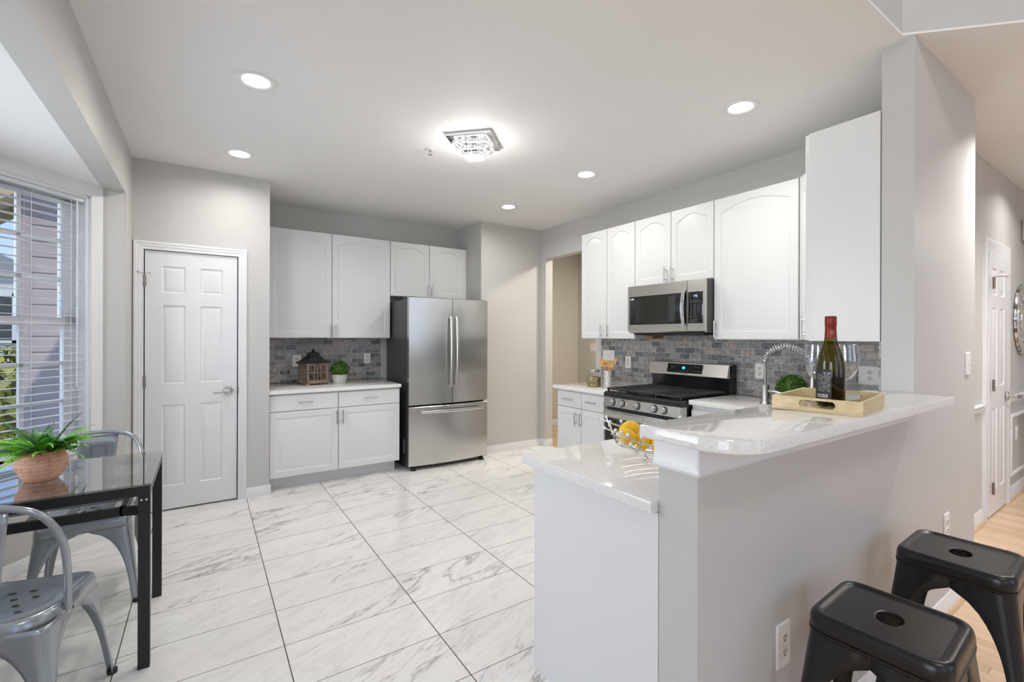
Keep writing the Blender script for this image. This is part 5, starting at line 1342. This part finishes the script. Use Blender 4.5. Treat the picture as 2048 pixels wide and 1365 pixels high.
# ================================================================ FERN
fp = (-.575, 2.742, tz+.0015)
fn_ = thing('potted_fern', 'green fern in herringbone terracotta bowl on the glass table', 'potted plant', fp, local=True)
bm = nb(); lathe(bm, [(.046, 0), (.052, .002), (.066, .022), (.080, .052), (.0835, .072), (.079, .096), (.070, .116), (.067, .1225), (.063, .121), (.070, .10), (.070, .06), (0, .055)], n=48); obj('pot', bm, M_terra, fn_)
bm = nb(); lathe(bm, [(.068, .095), (.03, .102), (0, .104)], n=24); obj('soil', bm, M_bark, fn_); 
rg = random.Random(11)
def frond(bm, a, L, up, droop, wid, npin, x0=(0, 0, .10), twist=0.0):
    d = Vector((math.cos(a), math.sin(a), 0)); pts = []; p = Vector(x0); n_ = npin
    for i in range(n_+1):
        t = i/n_; pitch = up - droop*t; pts.append(p.copy()); p = p + (d*math.cos(pitch)+Vector((0, 0, 1))*math.sin(pitch))*(L/n_)
    tube(bm, pts, [.0016*(1-.7*i/n_)+.0003 for i in range(n_+1)], 4)
    side = Vector((-d.y, d.x, 0))
    for i in range(2, n_+1):
        t = i/n_; q = pts[i]; tan = (pts[i]-pts[i-1]).normalized(); nn = side.cross(tan).normalized()
        s2 = (side*math.cos(twist)+nn*math.sin(twist)).normalized()
        ll = wid*math.sin(PI*min(1, (t*.92+.06)))**.7*(1-.25*t); ww = L/n_*.90
        for sg in (-1, 1):
            o = s2*sg; tip = q+o*ll+tan*ll*.45-nn*sg*0-Vector((0, 0, ll*.18)); mid = q+o*ll*.5+tan*ll*.25+nn*ll*.06
            v = [bm.verts.new(q-tan*ww*.35), bm.verts.new(mid-tan*ww*.5), bm.verts.new(tip), bm.verts.new(mid+tan*ww*.5), bm.verts.new(q+tan*ww*.35)]
            bm.faces.new(v)
    # tip leaflet
    q = pts[-1]; tan = (pts[-1]-pts[-2]).normalized(); v = [bm.verts.new(q), bm.verts.new(q+tan*wid*.35+side*wid*.12), bm.verts.new(q+tan*wid*1.1-Vector((0, 0, wid*.2))), bm.verts.new(q+tan*wid*.35-side*wid*.12)]; bm.faces.new(v)
nf = 54
for i in range(nf):
    a = 2*PI*i/nf*2.0+rg.uniform(-.3, .3); inner = i % 2
    bm = nb(); L = rg.uniform(.10, .15) if inner else rg.uniform(.13, .19); up = rg.uniform(.95, 1.45) if inner else rg.uniform(.55, 1.05)
    r0 = rg.uniform(.0, .04); frond(bm, a, L, up, rg.uniform(.6, 1.5), rg.uniform(.028, .040), 13, (r0*math.cos(a), r0*math.sin(a), .100), rg.uniform(-.4, .4))
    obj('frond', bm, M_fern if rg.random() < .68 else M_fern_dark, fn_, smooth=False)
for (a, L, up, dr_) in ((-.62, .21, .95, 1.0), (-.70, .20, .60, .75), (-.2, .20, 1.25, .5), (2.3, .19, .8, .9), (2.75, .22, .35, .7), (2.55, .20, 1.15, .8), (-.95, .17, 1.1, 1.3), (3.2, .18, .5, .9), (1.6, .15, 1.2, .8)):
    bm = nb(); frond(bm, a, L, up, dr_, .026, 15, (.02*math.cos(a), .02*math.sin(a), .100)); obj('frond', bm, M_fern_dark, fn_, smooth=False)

# ================================================================ SHEET METAL CHAIRS AND STOOLS
def rr_pt(h, r, n=5):
    return rrect(-h, h, -h, h, r, n)
def leg_section(sx, sy, hw_, cr_, wdt, z, n=5):
    """open L-shaped polyline around the corner (sx,sy) at height z: strip, rounded corner, strip"""
    pts = []
    pts.append((sx*(hw_-wdt), sy*hw_, z)); pts.append((sx*(hw_-wdt*.5-cr_*.5), sy*hw_, z))
    for i in range(n+1):
        a = PI/2*(1-i/n); pts.append((sx*(hw_-cr_+cr_*math.cos(a)), sy*(hw_-cr_+cr_*math.sin(a)), z))
    pts.append((sx*hw_, sy*(hw_-wdt*.5-cr_*.5), z)); pts.append((sx*hw_, sy*(hw_-wdt), z)); return pts
def metal_leg(sx, sy, top, h_top, h_bot, foot_w, arch_z, cr_top=.045, cr_bot=.012, a0=.30, pw_=2.6):
    bm = nb(); loops = []; n_ = 22
    for i in range(n_+1):
        t = i/n_; z = .012+(top-.012)*t; hw_ = h_bot+(h_top-h_bot)*t
        cr_ = cr_bot+(cr_top-cr_bot)*t
        # arch: inner edge follows an ellipse that closes at z=arch_z
        za = z/arch_z
        if za >= 1: wdt = hw_
        else:
            wdt = foot_w + .014*t + (hw_-foot_w-.014*t)*(1-math.sqrt(max(0, 1-max(0, (za-a0)/(1-a0))**pw_)))
        wdt = max(wdt, cr_+.004)
        loops.append(leg_section(sx, sy, hw_, cr_, min(wdt, hw_), z))
    loft(bm, loops, False)
    return bm
def solid(o, th=.0022):
    m = o.modifiers.new('thickness', 'SOLIDIFY'); m.thickness = th; m.offset = -1; return o
def seat_loops(h, r, zt, dish, n=6, rim=.018, lip=.030, rear_round=0.0):
    def L(hh, z, rr=None):
        rr = r if rr is None else rr; pts = []
        for x, y in rrect(-hh, hh, -hh, hh, max(.004, min(rr, hh*.98)), n):
            if rear_round and y < 0: 
                pass
            pts.append((x, y, z))
        return pts
    return L
def make_stool():
    r = thing('metal_stool', '', 'stool', (0, 0, 0), 'black metal counter stools', local=True)
    H_ = .622; h = .150; NA = 72
    def L(hh, z, rr):
        out = []
        for i in range(NA):
            a = 2*PI*i/NA + PI/NA; c_, s_ = math.cos(a), math.sin(a)
            t = hh/max(abs(c_), abs(s_)); x, y = t*c_, t*s_
            if abs(x) > hh-rr and abs(y) > hh-rr:      # in the corner: meet the arc
                qx, qy = (hh-rr)*(1 if c_ > 0 else -1), (hh-rr)*(1 if s_ > 0 else -1)
                b_ = c_*qx+s_*qy; t = b_+math.sqrt(max(0, b_*b_-(qx*qx+qy*qy)+rr*rr)); x, y = t*c_, t*s_
            out.append((x, y, z))
        return out
    bm = nb()
    # rim and outside skirt
    loops = [L(h+.004, H_-.055, .05), L(h+.002, H_-.020, .05), L(h-.001, H_-.008, .047), L(h-.007, H_-.001, .042), L(h-.013, H_, .038), L(h-.019, H_-.001, .033), L(h-.023, H_-.0055, .030), L(h-.027, H_-.0065, .028), L(h-.029, H_-.0065, .027)]
    loft(bm, loops, True)
    # top plate with hand hole: outer ring to hole ring
    n_ = len(loops[0]); outer = L(h-.0275, H_-.0066, .0275); hole = []
    for (x, y, z) in outer:
        a = math.atan2(y, x); c_, s_ = abs(math.cos(a)), abs(math.sin(a)); rad = 1/((c_/.038)**2.2+(s_/.029)**2.2)**(1/2.2)
        hole.append((rad*math.cos(a), rad*math.sin(a)))
    solid(obj('seat', bm, M_black_metal, r, angle=50), .0025); bm = nb()
    loft(bm, [outer, [(x*1.20, y*1.20, H_-.0065) for x, y in hole], [(x*1.12, y*1.12, H_-.0065) for x, y in hole], [(x*1.04, y*1.04, H_-.0072) for x, y in hole], [(x, y, H_-.009) for x, y in hole], [(x, y, H_-.016) for x, y in hole]], True)
    obj('seat_panel', bm, M_black_metal, r, smooth=False)
    bm = nb(); loft(bm, [L(h+.0047, H_-.049, .051), L(h+.0047, H_-.047, .051), L(h+.003, H_-.0465, .05)], True); obj('seam', bm, M_iron, r)
    for sx in (-1, 1):
        for sy in (-1, 1):
            lg = solid(obj('leg', metal_leg(sx, sy, H_-.030, h-.002, .205, .032, H_-.092, .046, .014, .50), M_black_metal, r, angle=60))
            bm = nb(); x, y = sx*.197, sy*.197; box(bm, x-.018, x+.018, y-.018, y+.018, 0, .016, .004); obj('rubber_foot', bm, M_rubber, lg)
    for s_ in (-1, 1):
        bm = nb(); hb = .205+(.148-.205)*.33
        box(bm, -hb*.97, hb*.97, s_*hb-.004-.004*s_, s_*hb+.004-.004*s_, .19, .215); obj('stretcher', bm, M_black_metal, r, smooth=False)
    for s_ in (-1, 1):
        bm = nb(); z = H_-.09; a = h-.012
        tube(bm, [(-a, -a*s_, z), (a, a*s_, z)], .006, 8); box(bm, -.03, .03, -.010, .010, z-.01, z+.004); obj('cross_brace', bm, M_black_metal, r, smooth=False)
    return r
stool = make_stool()
stool['label'] = 'nearer black metal stool at the bar, at the bottom edge of the photo'
stool.location = (1.552, .472, 0); stool.rotation_euler = (0, 0, math.radians(3))
dup(stool, (2.240, .478, 0), math.radians(2), 'farther black metal stool at the bar, cut by the right edge')

def make_chair():
    r = thing('metal_chair', '', 'chair', (0, 0, 0), 'grey metal dining chairs at the glass table', local=True)
    H_ = .452; h = .182; ns = 8
    def L(hh, z, rr, back=0.0):
        pts = []
        for x, y in rrect(-hh, hh, -hh, hh, rr, ns): pts.append((x, y, z))
        return pts
    def shape(hh, z, dz=0.0):
        # squared front, rounded back; y>0 is front
        pts = []
        rf_, rb = .045, min(.13, hh*.8)
        for cx2, cy2, a0, rr in ((hh-rf_, hh-rf_, 0, rf_), (-hh+rf_, hh-rf_, PI/2, rf_), (-hh+rb, -hh+rb, PI, rb), (hh-rb, -hh+rb, 1.5*PI, rb)):
            for i in range(ns+1):
                a = a0+PI/2*i/ns; x, y = cx2+rr*math.cos(a), cy2+rr*math.sin(a)
                pts.append((x, y, z + dz*(1 if True else 0)))
        return pts
    bm = nb()
    def front_roll(pts, amt): return [(x, y, z - amt*max(0, (y-.10)/.08)**2) for x, y, z in pts]
    loops = [shape(h+.006, H_-.062), shape(h+.004, H_-.030), shape(h, H_-.010), shape(h-.006, H_-.001), shape(h-.013, H_+.001), shape(h-.020, H_-.002), shape(h-.040, H_-.007), shape(h-.080, H_-.012), shape(h-.13, H_-.014)]
    loops[3:] = [front_roll(q, .004) for q in loops[3:]]
    loft(bm, loops, True, False, True); solid(obj('seat', bm, M_grey_metal, r, angle=60), .002)
    bm = nb()
    for (x, y) in [(-.06, .03), (0, .03), (.06, .03), (-.03, -.02), (.03, -.02), (-.06, -.07), (0, -.07), (.06, -.07), (-.03, .08), (.03, .08)]:
        loft(bm, [[(x+a, y+b, H_-.0125) for a, b in rrect(-.010, .010, -.0035, .0035, .003, 2)], [(x+a, y+b, H_-.0105+.0006) for a, b in rrect(-.010, .010, -.0035, .0035, .003, 2)]], True, False, True)
    obj('drain_holes', bm, M_slot, r, smooth=False)
    for sx in (-1, 1):
        for sy in (-1, 1):
            lg = solid(obj('leg', metal_leg(sx, sy, H_-.030, h+.001, .222, .028, H_-.064, .047, .012, .12, 3.4), M_grey_metal, r, angle=60))
            bm = nb(); x, y = sx*.214, sy*.214; lathe(bm, [(.012, 0), (.017, .002), (.018, .016), (.010, .018)], (x, y, 0), 14); obj('rubber_foot', bm, M_rubber, lg)
    for s_ in (-1, 1):
        bm = nb(); tube(bm, [(-.16, -.16*s_, H_-.075), (.16, .16*s_, H_-.075)], .006, 8); obj('cross_brace', bm, M_black_metal, r)
    # bent tube hoop, bolted to the sides of the seat, rising behind
    half = [(.188, -.060, H_-.030), (.195, -.074, H_+.05), (.203, -.100, .60), (.203, -.125, .68), (.189, -.150, .745), (.150, -.170, .800), (.080, -.180, .826), (0, -.183, .832)]
    pts = half + [(-x, y, z) for x, y, z in reversed(half[:-1])]
    bm = nb(); tube(bm, smooth_path(pts, 6), .0115, 12); hp = obj('back_hoop', bm, M_grey_metal, r)
    for s_ in (-1, 1):
        bm = nb(); cyl(bm, (s_*.186, -.060, H_-.028), (s_*.204, -.060, H_-.028), .006, 10); obj('bolt', bm, M_chrome, hp)
    # centre splat with embossed outline
    bm = nb(); rows = []
    for i in range(9):
        t = i/8; z = H_-.012+(.826-H_)*t; w_ = .056+.036*t; y = -.170-.012*t
        rows.append([(x, y - .004*math.cos(PI*x/w_/2), z) for x in [w_*(-1+2*j/8) for j in range(9)]])
    loft(bm, rows, False); sp_ = solid(obj('back_splat', bm, M_grey_metal, r, angle=60), .002)
    bm = nb(); q = []
    for (u, t) in ((-.62, 0.12), (-.62, .5), (-.60, .78), (-.50, .86), (.50, .86), (.60, .78), (.62, .5), (.62, .12)):
        z = H_-.012+(.826-H_)*t; w_ = .050+.034*t; y = -.170-.012*t; q.append((u*w_*.72, y+.0005, z))
    tube(bm, q, .0032, 6); obj('embossed_outline', bm, M_grey_metal, sp_)
    return r
chair = make_chair()
chair['label'] = 'grey metal chair tucked in on the far side of the table by the door'
chair.location = (-.503, 3.285, 0); chair.rotation_euler = (0, 0, PI)
dup(chair, (-.568, 2.311, 0), math.radians(-13), 'grey metal chair nearest the camera at the bottom left corner')

# ================================================================ HALL OBJECTS
mrr = thing('wall_mirror', 'round wall mirror with silver mosaic frame on hallway wall', 'mirror', (6.17, .905, 1.549))
Mm = Matrix.Translation((6.17, .915, 1.549)) @ Matrix.Rotation(PI/2, 4, 'X')
bm = nb(); lathe(bm, [(.155, .012), (.165, .024), (.20, .028), (.29, .024), (.312, .018), (.318, .008), (.318, 0), (.155, 0), (.155, .012)], M=Mm, n=56, cap0=False, cap1=False); mf = obj('mosaic_frame', bm, M_mosaic, mrr)
for rr_ in (.165, .314):
    bm = nb(); tube(bm, [Mm @ Vector((rr_*math.cos(2*PI*i/48), rr_*math.sin(2*PI*i/48), .024)) for i in range(48)], .006, 8, closed=True); obj('frame_ring', bm, M_chrome, mf)
bm = nb()
for k_ in range(22):
    a = 2*PI*k_/22; p = Mm @ Vector((.24*math.cos(a), .24*math.sin(a), .026)); tube(bm, [p + (Mm.to_3x3() @ Vector((.034*math.cos(2*PI*i/14), .034*math.sin(2*PI*i/14), 0))) for i in range(14)], .004, 6, closed=True)
obj('circle_motif', bm, M_chrome, mf)
bm = nb(); lathe(bm, [(0, .012), (.158, .012), (.158, .004), (0, .004)], M=Mm, n=48); obj('mirror_glass', bm, M_mirror, mrr)
ch = thing('door_chime', 'taupe door chime box high on the hallway wall', 'door chime', (6.24, .905, 2.30))
bm = nb(); box(bm, 6.17, 6.31, .862, .919, 2.26, 2.45, .012, 3); hc = obj('chime_cover', bm, M_chime, ch)
bm = nb()
for i in range(5): box(bm, 6.19+.022*i, 6.20+.022*i, .8605, .8625, 2.29, 2.42)
obj('grille', bm, M_slot, hc, smooth=False)
at = thing('accent_table', 'taupe metal accent table cut by right edge below the mirror', 'table', (6.27, .74, 0))
bm = nb(); box(bm, 6.05, 6.50, .58, .88, .645, .665, .004); box(bm, 6.055, 6.495, .585, .875, .62, .645); obj('tabletop', bm, M_accent, at, smooth=False)
for x in (6.08, 6.47):
    for y in (.61, .85):
        bm = nb(); tube(bm, [(x, y, .63), (x, y, .12), (x-.01, y-.01, .05), (x-.015, y-.02, .012), (x-.005, y-.03, .006)], [.011, .010, .010, .011, .007], 8); obj('leg', bm, M_accent, at)
